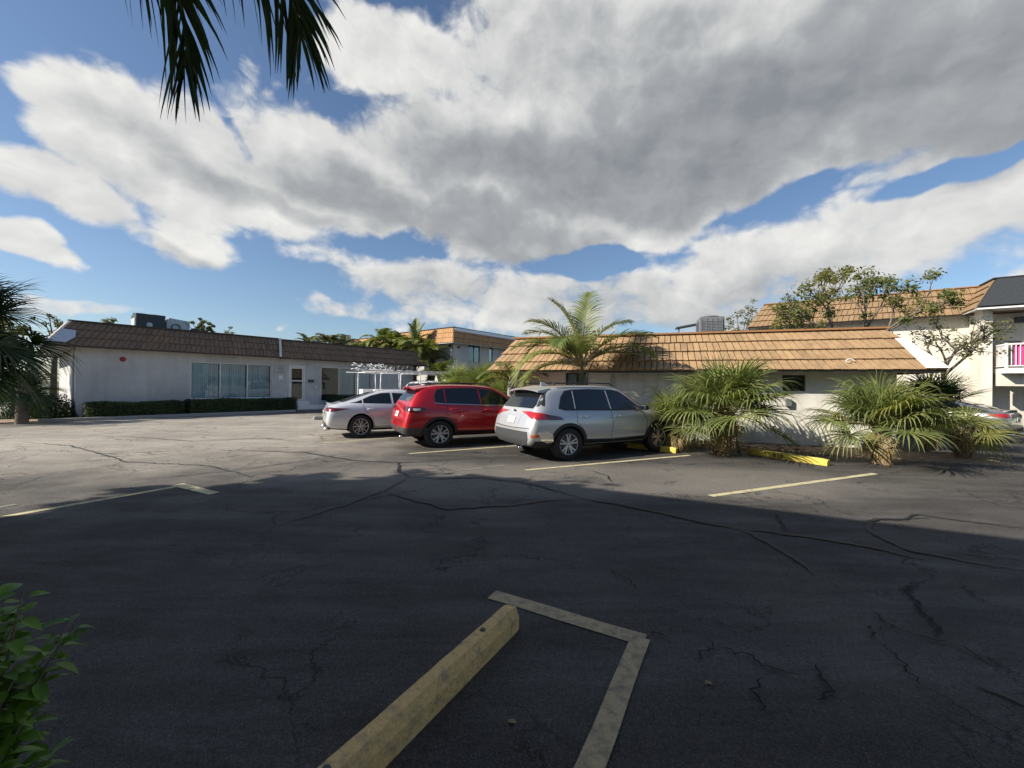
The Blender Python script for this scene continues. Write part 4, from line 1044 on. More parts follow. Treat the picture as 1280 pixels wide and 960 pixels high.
# ---- silver SUV, nearest
def silver_suv():
    t = thing('parked_suv', 'silver SUV with black cladding parked nearest, between the red SUV and the fan palms', 'suv', group=None)
    WR = .365; WX = (.93, 3.62); wh = [(w, WR) for w in WX]
    st = [(.00, .46, .66, .72, .66, .74, .70, .56), (.05, .36, .74, .86, .74, .83, .78, .60), (.11, .31, .93, 1.04, .78, .88, .83, .63), (.20, .28, 1.05, 1.16, .80, .90, .86, .68),
          (.36, .26, 1.09, 1.40, .82, .915, .86, .67), (.52, .25, 1.09, 1.60, .84, .92, .86, .65), (.78, .25, 1.08, 1.66, .86, .93, .86, .65), (1.3, .25, 1.06, 1.69, .86, .93, .87, .64),
          (2.0, .25, 1.04, 1.70, .86, .925, .87, .635), (2.5, .25, 1.03, 1.675, .86, .925, .87, .62), (2.78, .25, 1.02, 1.56, .86, .925, .87, .60), (3.10, .25, 1.02, 1.33, .86, .925, .87, .62), (3.36, .25, 1.02, 1.13, .86, .93, .86, .68),
          (3.6, .25, 1.01, 1.085, .86, .93, .84, .68), (4.1, .27, .95, 1.04, .86, .925, .81, .62), (4.42, .30, .86, .95, .80, .89, .76, .56), (4.58, .36, .72, .80, .72, .80, .70, .5), (4.63, .44, .62, .66, .62, .70, .62, .4)]
    body, bvh = car_shell('body', st, wh, M['paint_silver'], .425, t)
    K = dict(grid=.09)
    both(bvh, 'window_surround', [(.70, 1.16), (.86, 1.12), (1.6, 1.10), (3.12, 1.085), (3.07, 1.19), (2.74, 1.425), (2.52, 1.55), (2.3, 1.585), (1.6, 1.60), (1.15, 1.585), (.95, 1.555), (.81, 1.41)], M['plastic'], t, off=.0025, grid=.09)
    # side glass
    both(bvh, 'front_side_window', [(2.17, 1.115), (3.06, 1.115), (3.02, 1.19), (2.72, 1.40), (2.50, 1.525), (2.30, 1.56), (2.14, 1.565)], M['car_glass'], t, **K)
    both(bvh, 'rear_side_window', [(1.16, 1.135), (2.10, 1.118), (2.07, 1.568), (1.60, 1.575), (1.20, 1.565)], M['car_glass'], t, **K)
    both(bvh, 'quarter_window', [(.74, 1.20), (.86, 1.15), (1.10, 1.138), (1.13, 1.555), (.98, 1.535), (.84, 1.40)], M['car_glass'], t, **K)
    both(bvh, 'window_trim', line_poly([(.74, 1.155), (.9, 1.125), (1.6, 1.11), (2.3, 1.095), (3.12, 1.09)], .018), M['plastic'], t, off=.006, **K)
    both(bvh, 'pillar_trim', [(2.125, 1.12), (2.15, 1.12), (2.115, 1.56), (2.09, 1.56)], M['paint_silver'], t, off=.008, grid=.09)
    both(bvh, 'pillar_trim', [(1.125, 1.15), (1.143, 1.15), (1.165, 1.55), (1.147, 1.55)], M['paint_silver'], t, off=.008, grid=.09)
    decal(bvh, 'rear_window', [(-.55, 1.53), (.55, 1.53), (.66, 1.24), (.63, 1.16), (-.63, 1.16), (-.66, 1.24)], M['car_glass'], t, 'B', off=.006, grid=.09)
    decal(bvh, 'windshield', [(-.70, 1.10), (-.56, 1.56), (.56, 1.56), (.70, 1.10)], M['car_glass'], t, 'F', off=.006, grid=.09)
    for s in (1, -1):
        decal(bvh, 'rear_pillar_trim', [(s * .69, 1.20), (s * .58, 1.55), (s * .62, 1.56), (s * .78, 1.22)], M['plastic'], t, 'B', off=.007)
    # roof edge spoiler
    sp = MB()
    n = 12; vs = []
    for i in range(n + 1):
        y = -.62 + 1.24 * i / n; e = 1 - (abs(y) / .62) ** 3 * .35; zz = 1.628 - .06 * (y / .62) ** 2
        vs += [(.62, y, zz + .048), (.30 + .06 * (1 - e), y, zz - .018), (.31 + .06 * (1 - e), y, zz - .055), (.55, y, zz - .06)]
    fs = []
    for i in range(n):
        for k in range(4): a = 4 * i + k; b = 4 * i + (k + 1) % 4; fs.append((a, b, b + 4, a + 4))
    fs += [(0, 1, 2, 3), tuple(4 * n + k for k in (3, 2, 1, 0))]
    sp.add(vs, fs); sp.build('rear_spoiler', M['paint_silver'], t, smooth=40)
    for s in (1, -1):
        MB().tube([(.72, s * .59, 1.685), (.80, s * .59, 1.725), (1.6, s * .59, 1.745), (2.3, s * .585, 1.735), (2.42, s * .58, 1.69)], .016, 8).build('roof_rail', M['plastic'], t, smooth=True)
    fin = MB().prism([(.78, -.012, 1.665), (1.0, -.012, 1.685), (.86, -.012, 1.75), (.79, -.012, 1.755)], (0, .024, 0)); fin.build('antenna_fin', M['paint_silver'], t)
    wi = MB(); wi.tube([(.215, -.02, 1.175), (.30, .32, 1.20)], .011, 6); wi.build('rear_wiper', M['plastic'], t)
    # lights: seen from a rear corner
    for s, l in ((1, 0), (-1, 0)):
        yaw = -s * R(42)
        # in the diagonal plane a = lateral coordinate
        sg = s
        pl = lambda pts: [(sg * a, z) for a, z in pts]
        decal(bvh, 'tail_light', pl([(.30, 1.08), (.55, 1.095), (.80, 1.07), (1.12, .985), (.93, .925), (.62, .945), (.48, 1.02)]), M['tail'], t, yaw=yaw, off=.012, grid=.05)
        decal(bvh, 'tail_light_edge', pl([(.86, 1.045), (1.14, .975), (1.20, .915), (.96, .915)]), M['tail_dark'], t, yaw=yaw, off=.016, grid=.05)
        decal(bvh, 'reflector', pl([(.62, .60), (.78, .62), (.78, .56), (.64, .55)]), M['orange_lens'], t, yaw=yaw, off=.012, grid=.06)
        decal(bvh, 'bumper_corner', pl([(.78, .66), (.92, .69), (1.02, .60), (1.02, .44), (.90, .42), (.80, .50)]), M['chrome'], t, yaw=yaw, off=.014, grid=.06)
        decal(bvh, 'headlight', [(s * .42, .86), (s * .75, .95), (s * .74, .84), (s * .50, .80)], M['lamp_clear'], t, 'F', off=.01)
    decal(bvh, 'rear_bumper_trim', [(-.70, .66), (.70, .66), (.72, .50), (.62, .36), (-.62, .36), (-.72, .50)], M['grey_plastic'], t, 'B', off=.010, grid=.1)
    decal(bvh, 'tailgate_recess', [(-.34, 1.00), (.34, 1.00), (.30, .80), (-.30, .80)], M['paint_silver'], t, 'B', off=-.004 + .008, grid=.1)
    decal(bvh, 'tailgate_seam', line_poly([(-.76, .735), (0, .715), (.76, .735)], .012), M['seam'], t, 'B', off=.004)
    decal(bvh, 'front_grille', [(-.5, .80), (.5, .80), (.6, .5), (-.6, .5)], M['plastic'], t, 'F', off=.008)
    plate(bvh, t, .885)
    MB().lathe([(.001, -.003), (.045, -.003), (.05, .004)], 'y', (0, 0, 0), 20).build('badge', M['chrome'], t); b = t.children[-1]
    b = [c for c in t.children if c.name.startswith('badge')][0]; h = bvh.ray_cast(Vector((-2, 0, 1.075)), Vector((1, 0, 0)))[0]; b.location = h + Vector((-.01, 0, 0)); b.rotation_euler = (0, 0, R(90))
    arch_trim(bvh, t, wh, .405, .475, .30, M['plastic'])
    both(bvh, 'sill_cladding', [(1.35, .28), (3.20, .28), (3.17, .45), (2.2, .42), (1.39, .455)], M['plastic'], t, off=.012, grid=.12)
    both(bvh, 'rear_cladding', [(.10, .34), (.50, .30), (.47, .46), (.12, .46)], M['plastic'], t, off=.012, grid=.08)
    seams(bvh, t, [[(1.16, 1.09), (1.13, .86), (1.36, .62), (1.42, .46)], [(2.13, 1.10), (2.14, .8), (2.10, .45)], [(3.08, 1.07), (3.22, .85), (3.16, .45)]])
    both(bvh, 'door_crease', line_poly([(1.42, .56), (1.9, .545), (2.3, .60), (3.1, .53)], .012), M['chrome'], t, off=.002, grid=.1)
    handles(bvh, t, [(1.35, .965), (2.32, .955)], M['chrome'])
    mirror(bvh, t, 2.98, 1.14, .86, M['plastic'], 1.1)
    MB().tube([(.10, -.42, .30), (-.02, -.42, .28)], .035, 12).build('exhaust_pipe', M['chrome'], t, smooth=True)
    for wx in WX:
        for s in (-1, 1): wheel(t, wx, s * .80, WR, WR, 'five_double')
    return t
suv = silver_suv()
ANG_S = math.atan2(*reversed((G(820, 565) - G(707, 576.5)).xy))
wb = (G(820, 565) - G(707, 576.5)).length
place_car(suv, .93, -.90, G(711, 576), ANG_S, (1.03, 1.0, .96))
print('SUV ang', math.degrees(ANG_S), 'wb', wb)

# ---- red SUV
def red_suv():
    t = thing('parked_suv', 'red SUV with dark lower cladding parked between the silver sedan and the silver SUV', 'suv')
    WR = .355; WX = (.88, 3.52); wh = [(w, WR) for w in WX]
    st = [(.00, .46, .64, .72, .64, .72, .68, .54), (.05, .38, .80, .90, .72, .82, .76, .60), (.11, .33, .98, 1.08, .76, .86, .81, .64), (.20, .29, 1.08, 1.24, .79, .88, .83, .66),
          (.34, .27, 1.10, 1.42, .81, .895, .84, .66), (.48, .26, 1.11, 1.58, .82, .90, .84, .64), (.75, .26, 1.10, 1.64, .84, .91, .84, .64), (1.3, .26, 1.08, 1.66, .84, .91, .85, .63),
          (1.9, .26, 1.05, 1.655, .84, .905, .85, .625), (2.4, .26, 1.03, 1.62, .84, .905, .85, .61), (2.72, .26, 1.02, 1.50, .84, .905, .85, .60), (3.04, .26, 1.01, 1.28, .84, .905, .84, .62), (3.28, .26, 1.01, 1.12, .84, .91, .83, .66),
          (3.5, .26, 1.0, 1.08, .84, .91, .81, .66), (3.95, .28, .96, 1.04, .84, .905, .79, .60), (4.22, .31, .87, .95, .78, .87, .74, .54), (4.36, .37, .72, .80, .70, .78, .68, .5), (4.40, .44, .62, .66, .62, .68, .60, .4)]
    body, bvh = car_shell('body', st, wh, M['paint_red'], .415, t)
    both(bvh, 'window_surround', [(.76, 1.19), (1.02, 1.15), (2.0, 1.11), (3.0, 1.075), (2.93, 1.19), (2.64, 1.38), (2.42, 1.49), (2.2, 1.54), (2.0, 1.56), (1.5, 1.575), (1.0, 1.555), (.84, 1.52), (.76, 1.38)], M['plastic'], t, off=.0025, grid=.09)
    both(bvh, 'front_side_window', [(2.06, 1.13), (2.95, 1.10), (2.90, 1.18), (2.62, 1.36), (2.40, 1.47), (2.2, 1.52), (2.02, 1.535)], M['car_glass'], t, grid=.09)
    both(bvh, 'rear_side_window', [(1.08, 1.18), (1.98, 1.135), (1.95, 1.54), (1.5, 1.55), (1.06, 1.53)], M['car_glass'], t, grid=.09)
    both(bvh, 'quarter_window', [(.80, 1.22), (1.02, 1.185), (1.01, 1.53), (.86, 1.50), (.79, 1.38)], M['car_glass'], t, grid=.09)
    both(bvh, 'window_trim', line_poly([(.74, 1.17), (1.0, 1.145), (1.5, 1.125), (2.1, 1.095), (3.0, 1.07)], .014), M['chrome'], t, off=.006, grid=.1)
    both(bvh, 'pillar_trim', [(1.995, 1.13), (2.018, 1.13), (1.985, 1.53), (1.965, 1.53)], M['paint_red'], t, off=.008, grid=.09)
    both(bvh, 'pillar_trim', [(1.035, 1.18), (1.055, 1.18), (1.045, 1.53), (1.025, 1.53)], M['paint_red'], t, off=.008, grid=.09)
    decal(bvh, 'rear_window', [(-.54, 1.50), (.54, 1.50), (.62, 1.28), (.60, 1.21), (-.60, 1.21), (-.62, 1.28)], M['car_glass'], t, 'B', off=.006, grid=.09)
    decal(bvh, 'windshield', [(-.68, 1.10), (-.55, 1.50), (.55, 1.50), (.68, 1.10)], M['car_glass'], t, 'F', off=.006, grid=.09)
    sp = MB(); n = 10; vs = []; fs = []
    for i in range(n + 1):
        y = -.62 + 1.24 * i / n; zz = 1.60 - .06 * (y / .62) ** 2
        vs += [(.60, y, zz + .045), (.26 + .05 * (y / .62) ** 4, y, zz - .01), (.27 + .05 * (y / .62) ** 4, y, zz - .05), (.52, y, zz - .06)]
    for i in range(n):
        for k in range(4): a = 4 * i + k; b = 4 * i + (k + 1) % 4; fs.append((a, b, b + 4, a + 4))
    fs += [(0, 1, 2, 3), tuple(4 * n + k for k in (3, 2, 1, 0))]
    sp.add(vs, fs); sp.build('rear_spoiler', M['paint_red'], t, smooth=40)
    for s in (1, -1):
        MB().tube([(.75, s * .58, 1.65), (.85, s * .58, 1.685), (1.6, s * .58, 1.70), (2.2, s * .575, 1.68), (2.35, s * .57, 1.635)], .016, 8).build('roof_rail', M['plastic'], t, smooth=True)
        yaw = -s * R(40)
        pl = lambda pts: [(s * a, z) for a, z in pts]
        decal(bvh, 'tail_light', pl([(.42, 1.05), (.60, 1.09), (.98, 1.05), (1.03, .985), (.88, .93), (.66, .95), (.5, .97)]), M['tail_dark'], t, yaw=yaw, off=.012, grid=.05)
        decal(bvh, 'tail_light_lens', pl([(.78, 1.035), (.90, 1.03), (.92, .99), (.84, .97), (.79, .985)]), M['lamp_clear'], t, yaw=yaw, off=.018, grid=.05)
        decal(bvh, 'headlight', [(s * .42, .90), (s * .74, .95), (s * .73, .85), (s * .46, .84)], M['lamp_clear'], t, 'F', off=.01)
        decal(bvh, 'rear_bumper_cladding', pl([(.10, .56), (.60, .54), (1.05, .53), (1.18, .50), (1.18, .36), (.80, .36), (.10, .36)]), M['grey_plastic'], t, yaw=yaw, off=.012, grid=.08)
    decal(bvh, 'tailgate_seam', line_poly([(-.72, .70), (0, .68), (.72, .70)], .012), M['seam'], t, 'B', off=.004)
    decal(bvh, 'front_grille', [(-.5, .80), (.5, .80), (.6, .5), (-.6, .5)], M['plastic'], t, 'F', off=.008)
    plate(bvh, t, .86)
    wi = MB(); wi.tube([(.19, -.02, 1.20), (.27, .30, 1.23)], .010, 6); wi.build('rear_wiper', M['plastic'], t)
    arch_trim(bvh, t, wh, .395, .465, .30, M['plastic'])
    both(bvh, 'sill_cladding', [(1.30, .28), (3.10, .28), (3.07, .43), (2.2, .40), (1.34, .43)], M['plastic'], t, off=.012, grid=.12)
    seams(bvh, t, [[(1.06, 1.13), (1.02, .9), (1.30, .66), (1.36, .44)], [(2.03, 1.09), (2.05, .8), (2.0, .43)], [(2.98, 1.05), (3.1, .85), (3.05, .45)]])
    handles(bvh, t, [(1.25, 1.0), (2.20, .975)], M['paint_red'])
    mirror(bvh, t, 2.88, 1.13, .84, M['paint_red'], 1.1)
    MB().tube([(.10, -.42, .30), (-.01, -.42, .28)], .03, 12).build('exhaust_pipe', M['chrome'], t, smooth=True)
    for wx in WX:
        for s in (-1, 1): wheel(t, wx, s * .79, WR, WR, 'five_y', .235)
    return t
red = red_suv()
place_car(red, .88, -.89, G(550, 560), R(28.5), (1.03, 1, .97))

# ---- sedans
def sedan(label, paint, detailed=True, tailmat='tail_dark'):
    t = thing('parked_sedan', label, 'sedan')
    WR = .335; WX = (.98, 3.71); wh = [(w, WR) for w in WX]
    st = [(.00, .40, .60, .70, .62, .70, .66, .5), (.05, .33, .74, .86, .70, .80, .74, .56), (.12, .27, .86, .95, .76, .86, .80, .6), (.30, .23, .92, .985, .80, .89, .83, .62),
          (.55, .21, .94, 1.05, .82, .905, .84, .60), (.9, .20, .94, 1.17, .83, .915, .84, .58), (1.3, .19, .94, 1.31, .83, .915, .85, .56), (1.75, .19, .93, 1.39, .83, .91, .85, .56),
          (2.2, .19, .92, 1.41, .83, .91, .85, .56), (2.6, .19, .91, 1.365, .83, .91, .85, .55), (2.95, .19, .90, 1.22, .83, .91, .84, .56), (3.3, .19, .89, 1.04, .83, .91, .83, .60), (3.5, .19, .88, .97, .83, .91, .82, .62),
          (3.9, .20, .84, .93, .83, .91, .80, .58), (4.3, .22, .76, .85, .80, .88, .76, .52), (4.6, .27, .64, .72, .72, .80, .68, .46), (4.71, .34, .54, .60, .60, .68, .60, .4)]
    body, bvh = car_shell('body', st, wh, paint, .385, t)
    both(bvh, 'front_side_window', [(1.98, .985), (2.95, .97), (2.9, 1.03), (2.62, 1.19), (2.3, 1.285), (1.96, 1.305)], M['car_glass'], t, grid=.09)
    both(bvh, 'rear_side_window', [(1.06, 1.005), (1.91, .987), (1.89, 1.307), (1.62, 1.295), (1.3, 1.22), (1.06, 1.12)], M['car_glass'], t, grid=.09)
    both(bvh, 'quarter_window', [(.66, 1.015), (1.02, 1.005), (1.02, 1.10), (.84, 1.04)], M['car_glass'], t, grid=.06)
    decal(bvh, 'rear_window', [(-.52, 1.31), (.52, 1.31), (.60, 1.03), (-.60, 1.03)], M['car_glass'], t, 'B', off=.006, grid=.09)
    decal(bvh, 'windshield', [(-.64, 1.0), (-.5, 1.32), (.5, 1.32), (.64, 1.0)], M['car_glass'], t, 'F', off=.006, grid=.09)
    sp = MB(); n = 12; vs = []; fs = []
    for i in range(n + 1):
        y = -.70 + 1.4 * i / n; zz = .985 - .10 * (abs(y) / .70) ** 2.4; xx = .07 + .10 * (y / .7) ** 2
        vs += [(xx + .16, y, zz + .005), (xx - .01, y, zz + .035), (xx - .01, y, zz + .012), (xx + .10, y, zz - .03)]
    for i in range(n):
        for k in range(4): a = 4 * i + k; b = 4 * i + (k + 1) % 4; fs.append((a, b, b + 4, a + 4))
    fs += [(0, 1, 2, 3), tuple(4 * n + k for k in (3, 2, 1, 0))]
    sp.add(vs, fs); sp.build('rear_spoiler', paint, t, smooth=40)
    for s in (1, -1):
        yaw = -s * R(40); pl = lambda pts: [(s * a, z) for a, z in pts]
        decal(bvh, 'tail_light', pl([(.30, .86), (.62, .89), (.95, .865), (1.10, .855), (.84, .79), (.55, .775), (.36, .80)]), M[tailmat], t, yaw=yaw, off=.012, grid=.05)
        decal(bvh, 'tail_light_bar', pl([(.34, .822), (.60, .835), (.84, .828), (.70, .805), (.40, .80)]), M['tail'], t, yaw=yaw, off=.017, grid=.05)
        decal(bvh, 'headlight', [(s * .38, .66), (s * .66, .74), (s * .68, .66), (s * .42, .61)], M['lamp_clear'], t, 'F', off=.01)
        MB().tube([(.14, s * .52, .27), (-.02, s * .52, .26)], .045, 14).build('exhaust_pipe', M['chrome'], t, smooth=True)
    decal(bvh, 'rear_diffuser', [(-.60, .44), (.60, .44), (.66, .36), (.56, .27), (-.56, .27), (-.66, .36)], M['plastic'], t, 'B', off=.010, grid=.08)
    decal(bvh, 'front_grille', [(-.42, .62), (.42, .62), (.5, .38), (-.5, .38)], M['plastic'], t, 'F', off=.008)
    both(bvh, 'sill_cladding', [(1.34, .21), (3.34, .21), (3.32, .27), (1.36, .27)], M['plastic'], t, off=.010, grid=.12)
    plate(bvh, t, .70)
    both(bvh, 'door_crease', line_poly([(1.5, .42), (2.2, .44), (3.2, .45)], .02), M['paint_light'], t, off=.004, grid=.1)
    seams(bvh, t, [[(1.05, .97), (1.10, .80), (1.34, .58), (1.40, .30)], [(1.94, .96), (1.96, .7), (1.92, .28)], [(3.0, .95), (3.12, .7), (3.06, .28)]])
    handles(bvh, t, [(1.28, .84), (2.14, .825)], paint)
    mirror(bvh, t, 2.86, 1.02, .84, paint, 1.0)
    for wx in WX:
        for s in (-1, 1): wheel(t, wx, s * .80, WR, WR, 'ten', .235, .22)
    return t
sd = sedan('light silver liftback sedan parked leftmost, its tail showing left of the red SUV', M['paint_light'])
place_car(sd, .98, -.90, G(451, 548), R(28.5), (.96, 1, 1.02))
sd2 = sedan('grey sedan half hidden behind the rightmost fan palm, under the balcony', M['paint_grey'], tailmat='tail')
pr = P(1262, 480, 12.6)
sd2.location = (pr.x + .15, pr.y - .1, .004); sd2.rotation_euler = (0, 0, R(118))

# ---- white work truck with ladder rack
def truck():
    t = thing('work_truck', 'white pickup work truck with a ladder rack standing behind the silver sedan', 'truck')
    WR = .38; WX = (1.1, 4.4); wh = [(w, WR) for w in WX]
    st = [(.0, .5, 1.0, 1.06, .8, .86, .84, .76), (.06, .42, 1.08, 1.12, .86, .94, .92, .82), (1.9, .4, 1.1, 1.14, .86, .94, .92, .82), (2.2, .4, 1.1, 1.15, .86, .94, .92, .80), (2.28, .4, 1.1, 1.60, .86, .94, .90, .70),
          (2.42, .4, 1.1, 1.80, .86, .94, .90, .68), (3.0, .4, 1.09, 1.84, .86, .94, .90, .68), (3.45, .4, 1.08, 1.80, .86, .94, .90, .66), (3.9, .4, 1.08, 1.42, .86, .94, .90, .68), (4.15, .4, 1.08, 1.2, .86, .94, .88, .72),
          (4.8, .42, 1.04, 1.14, .86, .94, .86, .70), (5.3, .46, .98, 1.06, .8, .90, .82, .66), (5.4, .52, .80, .9, .74, .82, .76, .6)]
    body, bvh = car_shell('body', st, wh, M['paint_white'], .45, t)
    both(bvh, 'side_window', [(2.42, 1.17), (3.0, 1.16), (3.0, 1.70), (2.5, 1.70)], M['car_glass'], t)
    both(bvh, 'front_side_window', [(3.06, 1.16), (3.92, 1.14), (3.6, 1.5), (3.38, 1.68), (3.06, 1.70)], M['car_glass'], t)
    decal(bvh, 'windshield', [(-.7, 1.2), (-.6, 1.72), (.6, 1.72), (.7, 1.2)], M['car_glass'], t, 'F', off=.006)
    decal(bvh, 'rear_window', [(-.6, 1.3), (.6, 1.3), (.55, 1.7), (-.55, 1.7)], M['car_glass'], t, 'B', off=.006)
    for s in (1, -1):
        decal(bvh, 'tail_light', [(s * .72, .75), (s * .84, .75), (s * .84, 1.0), (s * .72, 1.0)], M['tail'], t, 'B', off=.01)
        decal(bvh, 'headlight', [(s * .5, .78), (s * .76, .78), (s * .76, .93), (s * .5, .93)], M['lamp_clear'], t, 'F', off=.01)
    tb = MB(); tb.box(.25, 1.9, -.90, -.52, 1.15, 1.42); tb.box(.25, 1.9, .52, .90, 1.15, 1.42); tb.build('toolbox', M['white'], t, bevel=.02)
    rk = MB()
    for x in (.2, 1.2, 2.15):
        for s in (-1, 1): rk.tube([(x, s * .93, 1.1), (x, s * .86, 2.12)], .024, 8)
        rk.tube([(x, -.95, 2.14), (x, .95, 2.14)], .024, 8)
    for s in (-1, 1):
        rk.tube([(-.3, s * .86, 2.14), (3.9, s * .80, 2.14)], .020, 8)
        rk.tube([(3.95, s * .80, 2.12), (4.35, s * .80, 1.1)], .03, 8)
    rk.build('ladder_rack', M['white_metal'], t, smooth=True)
    for wx in WX:
        for s in (-1, 1): wheel(t, wx, s * .82, WR, WR, 'seven', .25)
    return t
tk = truck()
pt_ = P(452, 480, 16.5)
tk.location = (pt_.x, pt_.y, .004); tk.rotation_euler = (0, 0, R(42)); tk.scale = (1, 1, .97)
mt = Matrix.Translation(tk.location) @ Matrix.Rotation(R(42), 4, 'Z')
ld = thing('ladder', 'aluminium ladder strapped on the rack of the white work truck', 'ladder', mt @ Vector((-.3, -.45, 2.12)), R(42))
lm = MB()
for y in (0, .42): lm.box(0, 4.2, y, y + .025, 0, .045)
lm.build('rail', M['alu'], ld)
lr = MB()
for k in range(13): lr.tube([(.2 + k * .31, .02, .04), (.2 + k * .31, .42, .04)], .016, 6)
lr.build('rung', M['alu'], ld)
rr_ = random.Random(5)
for k in range(3):
    o = thing('pipe_bundle', ['pale plastic pipes tied on the far side of the truck rack', 'short dark clamp bundle on the middle of the truck rack', 'tangled white fittings heaped at the tail end of the truck rack'][k], 'pipes', mt @ Vector(((.6, 1.5, -.2)[k], (.35, .1, -.1)[k], 2.13)), R(42))
    b = MB()
    if k == 0:
        for i in range(6): b.tube([(0, i * .06, .03 + (i % 2) * .04), (3.6, i * .06, .03 + (i % 2) * .04)], .025, 6)
    elif k == 1:
        for i in range(5): b.lathe([(.001, .0), (.06, .02), (.07, .12), (.03, .2), (.001, .2)], 'z', (i * .22, rr_.uniform(-.1, .1), .02 + .08 * (i % 2)), 10)
    else:
        for i in range(40):
            p = Vector((rr_.uniform(-.2, 1.3), rr_.uniform(-.4, .4), rr_.uniform(.02, .26))); d = Vector((rr_.uniform(-1, 1), rr_.uniform(-1, 1), rr_.uniform(-.5, .5))) * .13
            b.tube([p - d, p, p + Vector((d.y, -d.x, d.z))], .017, 5)
    b.build('bundle', M['dark_metal'] if k == 1 else M['white_metal'], o, smooth=True)

# ------------------------------------------------------------------ wheel stops
def wheel_stop(label, a, b, material, h=.13, w=.15, z0=.004, rough=.006, name='wheel_stop'):
    a, b = Vector(a), Vector(b); d = b - a; L_ = d.length; ang = math.atan2(d.y, d.x)
    t = thing(name, label, 'wheel stop', (a.x, a.y, z0), ang)
    n = max(4, int(L_ / .025)); prof = [(-w / 2, 0), (-w / 2, h * .62), (-w / 2 + .012, h * .78), (-w * .30, h), (w * .30, h), (w / 2 - .012, h * .78), (w / 2, h * .62), (w / 2, 0)]
    vs = []; fs = []; m = len(prof)
    for i in range(n + 1):
        x = L_ * i / n; e = min(x, L_ - x); k = 1 - .10 * max(0, 1 - e / .04)
        for j, (y, z) in enumerate(prof):
            q = Vector((x * 9, y * 30 + 7, z * 30)); nn = mnoise.noise(q) + .5 * mnoise.noise(q * 2.7)
            corner = 1.8 if j in (2, 3, 4, 5) else .6
            chip = -max(0, mnoise.noise(Vector((x * 5, j, 3.3))) - .30) * .016 if j in (3, 4, 2, 5) else 0
            vs.append((x, y * k + nn * rough * (1 if y > 0 else -1) * corner * .6, max(0, z * k + nn * rough * corner * (z > 0) + chip)))
    for i in range(n):
        for j in range(m - 1): q = i * m + j; fs.append((q, q + 1, q + 1 + m, q + m))
    fs += [tuple(range(m)), tuple(n * m + k for k in range(m - 1, -1, -1))]
    o = MB().add(vs, fs).build('concrete_bar', material, t, smooth=18)
    for x in (L_ * .2, L_ * .8): MB().lathe([(.001, h + .008), (.014, h + .008), (.018, h + .001)], 'z', (x, 0, 0), 10).build('anchor_pin', M['dark_metal'], t)
    return t, L_
# foreground stop, seen along its length
wf, Lf = wheel_stop('long worn yellowed concrete wheel stop running out of the bottom edge in the shaded foreground', G(640, 783.5), G(640, 783.5) + (G(436, 985) - G(640, 783.5)) * 1.35, M['stop_old'], h=.15, w=.118, rough=.0012)
ws, Ls = wheel_stop('bright yellow wheel stop stencilled 010 in front of the mulch by the large fan palm', G(937, 567.5), G(1036, 582.5), M['stop_yellow'], h=.135, w=.16)
# stencilled number
def digits(parent, s, x, y, z, hh, tilt):
    b = MB(); w = hh * .62; th = hh * .2
    def q(x0, x1, z0, z1): b.add([(x0, 0, z0), (x1, 0, z0), (x1, 0, z1), (x0, 0, z1)], [(0, 1, 2, 3)])
    for i, c in enumerate(s):
        o = i * hh * .9
        if c == '0': q(o, o + th, th * .6, hh - th * .6); q(o + w - th, o + w, th * .6, hh - th * .6); q(o + th * .7, o + w - th * .7, hh - th, hh); q(o + th * .7, o + w - th * .7, 0, th)
        else: q(o + w / 2 - th / 2, o + w / 2 + th / 2, 0, hh); q(o + w * .1, o + w / 2 - th / 2 - .002, hh - th * 1.3, hh - th * .5); q(o + .0, o + w, -.001, th * .6)
    o = b.build('stencilled_number', M['dark'], parent, fix=False); o.location = (x, y, z); o.rotation_euler = (tilt, 0, 0); return o
digits(ws, '010', Ls * .36, -.092, .022, .085, 0)
stub_a = G(822, 561); 
wheel_stop('pale yellow wheel stop end showing in front of the silver SUV front wheel', G(846, 566.5), G(785, 559), M['stop_yellow'], h=.13, w=.15)
wheel_stop('low concrete wheel stop by the wall left of the silver sedan', G(392, 525), G(420, 524), M['kerb'], h=.16, w=.2)

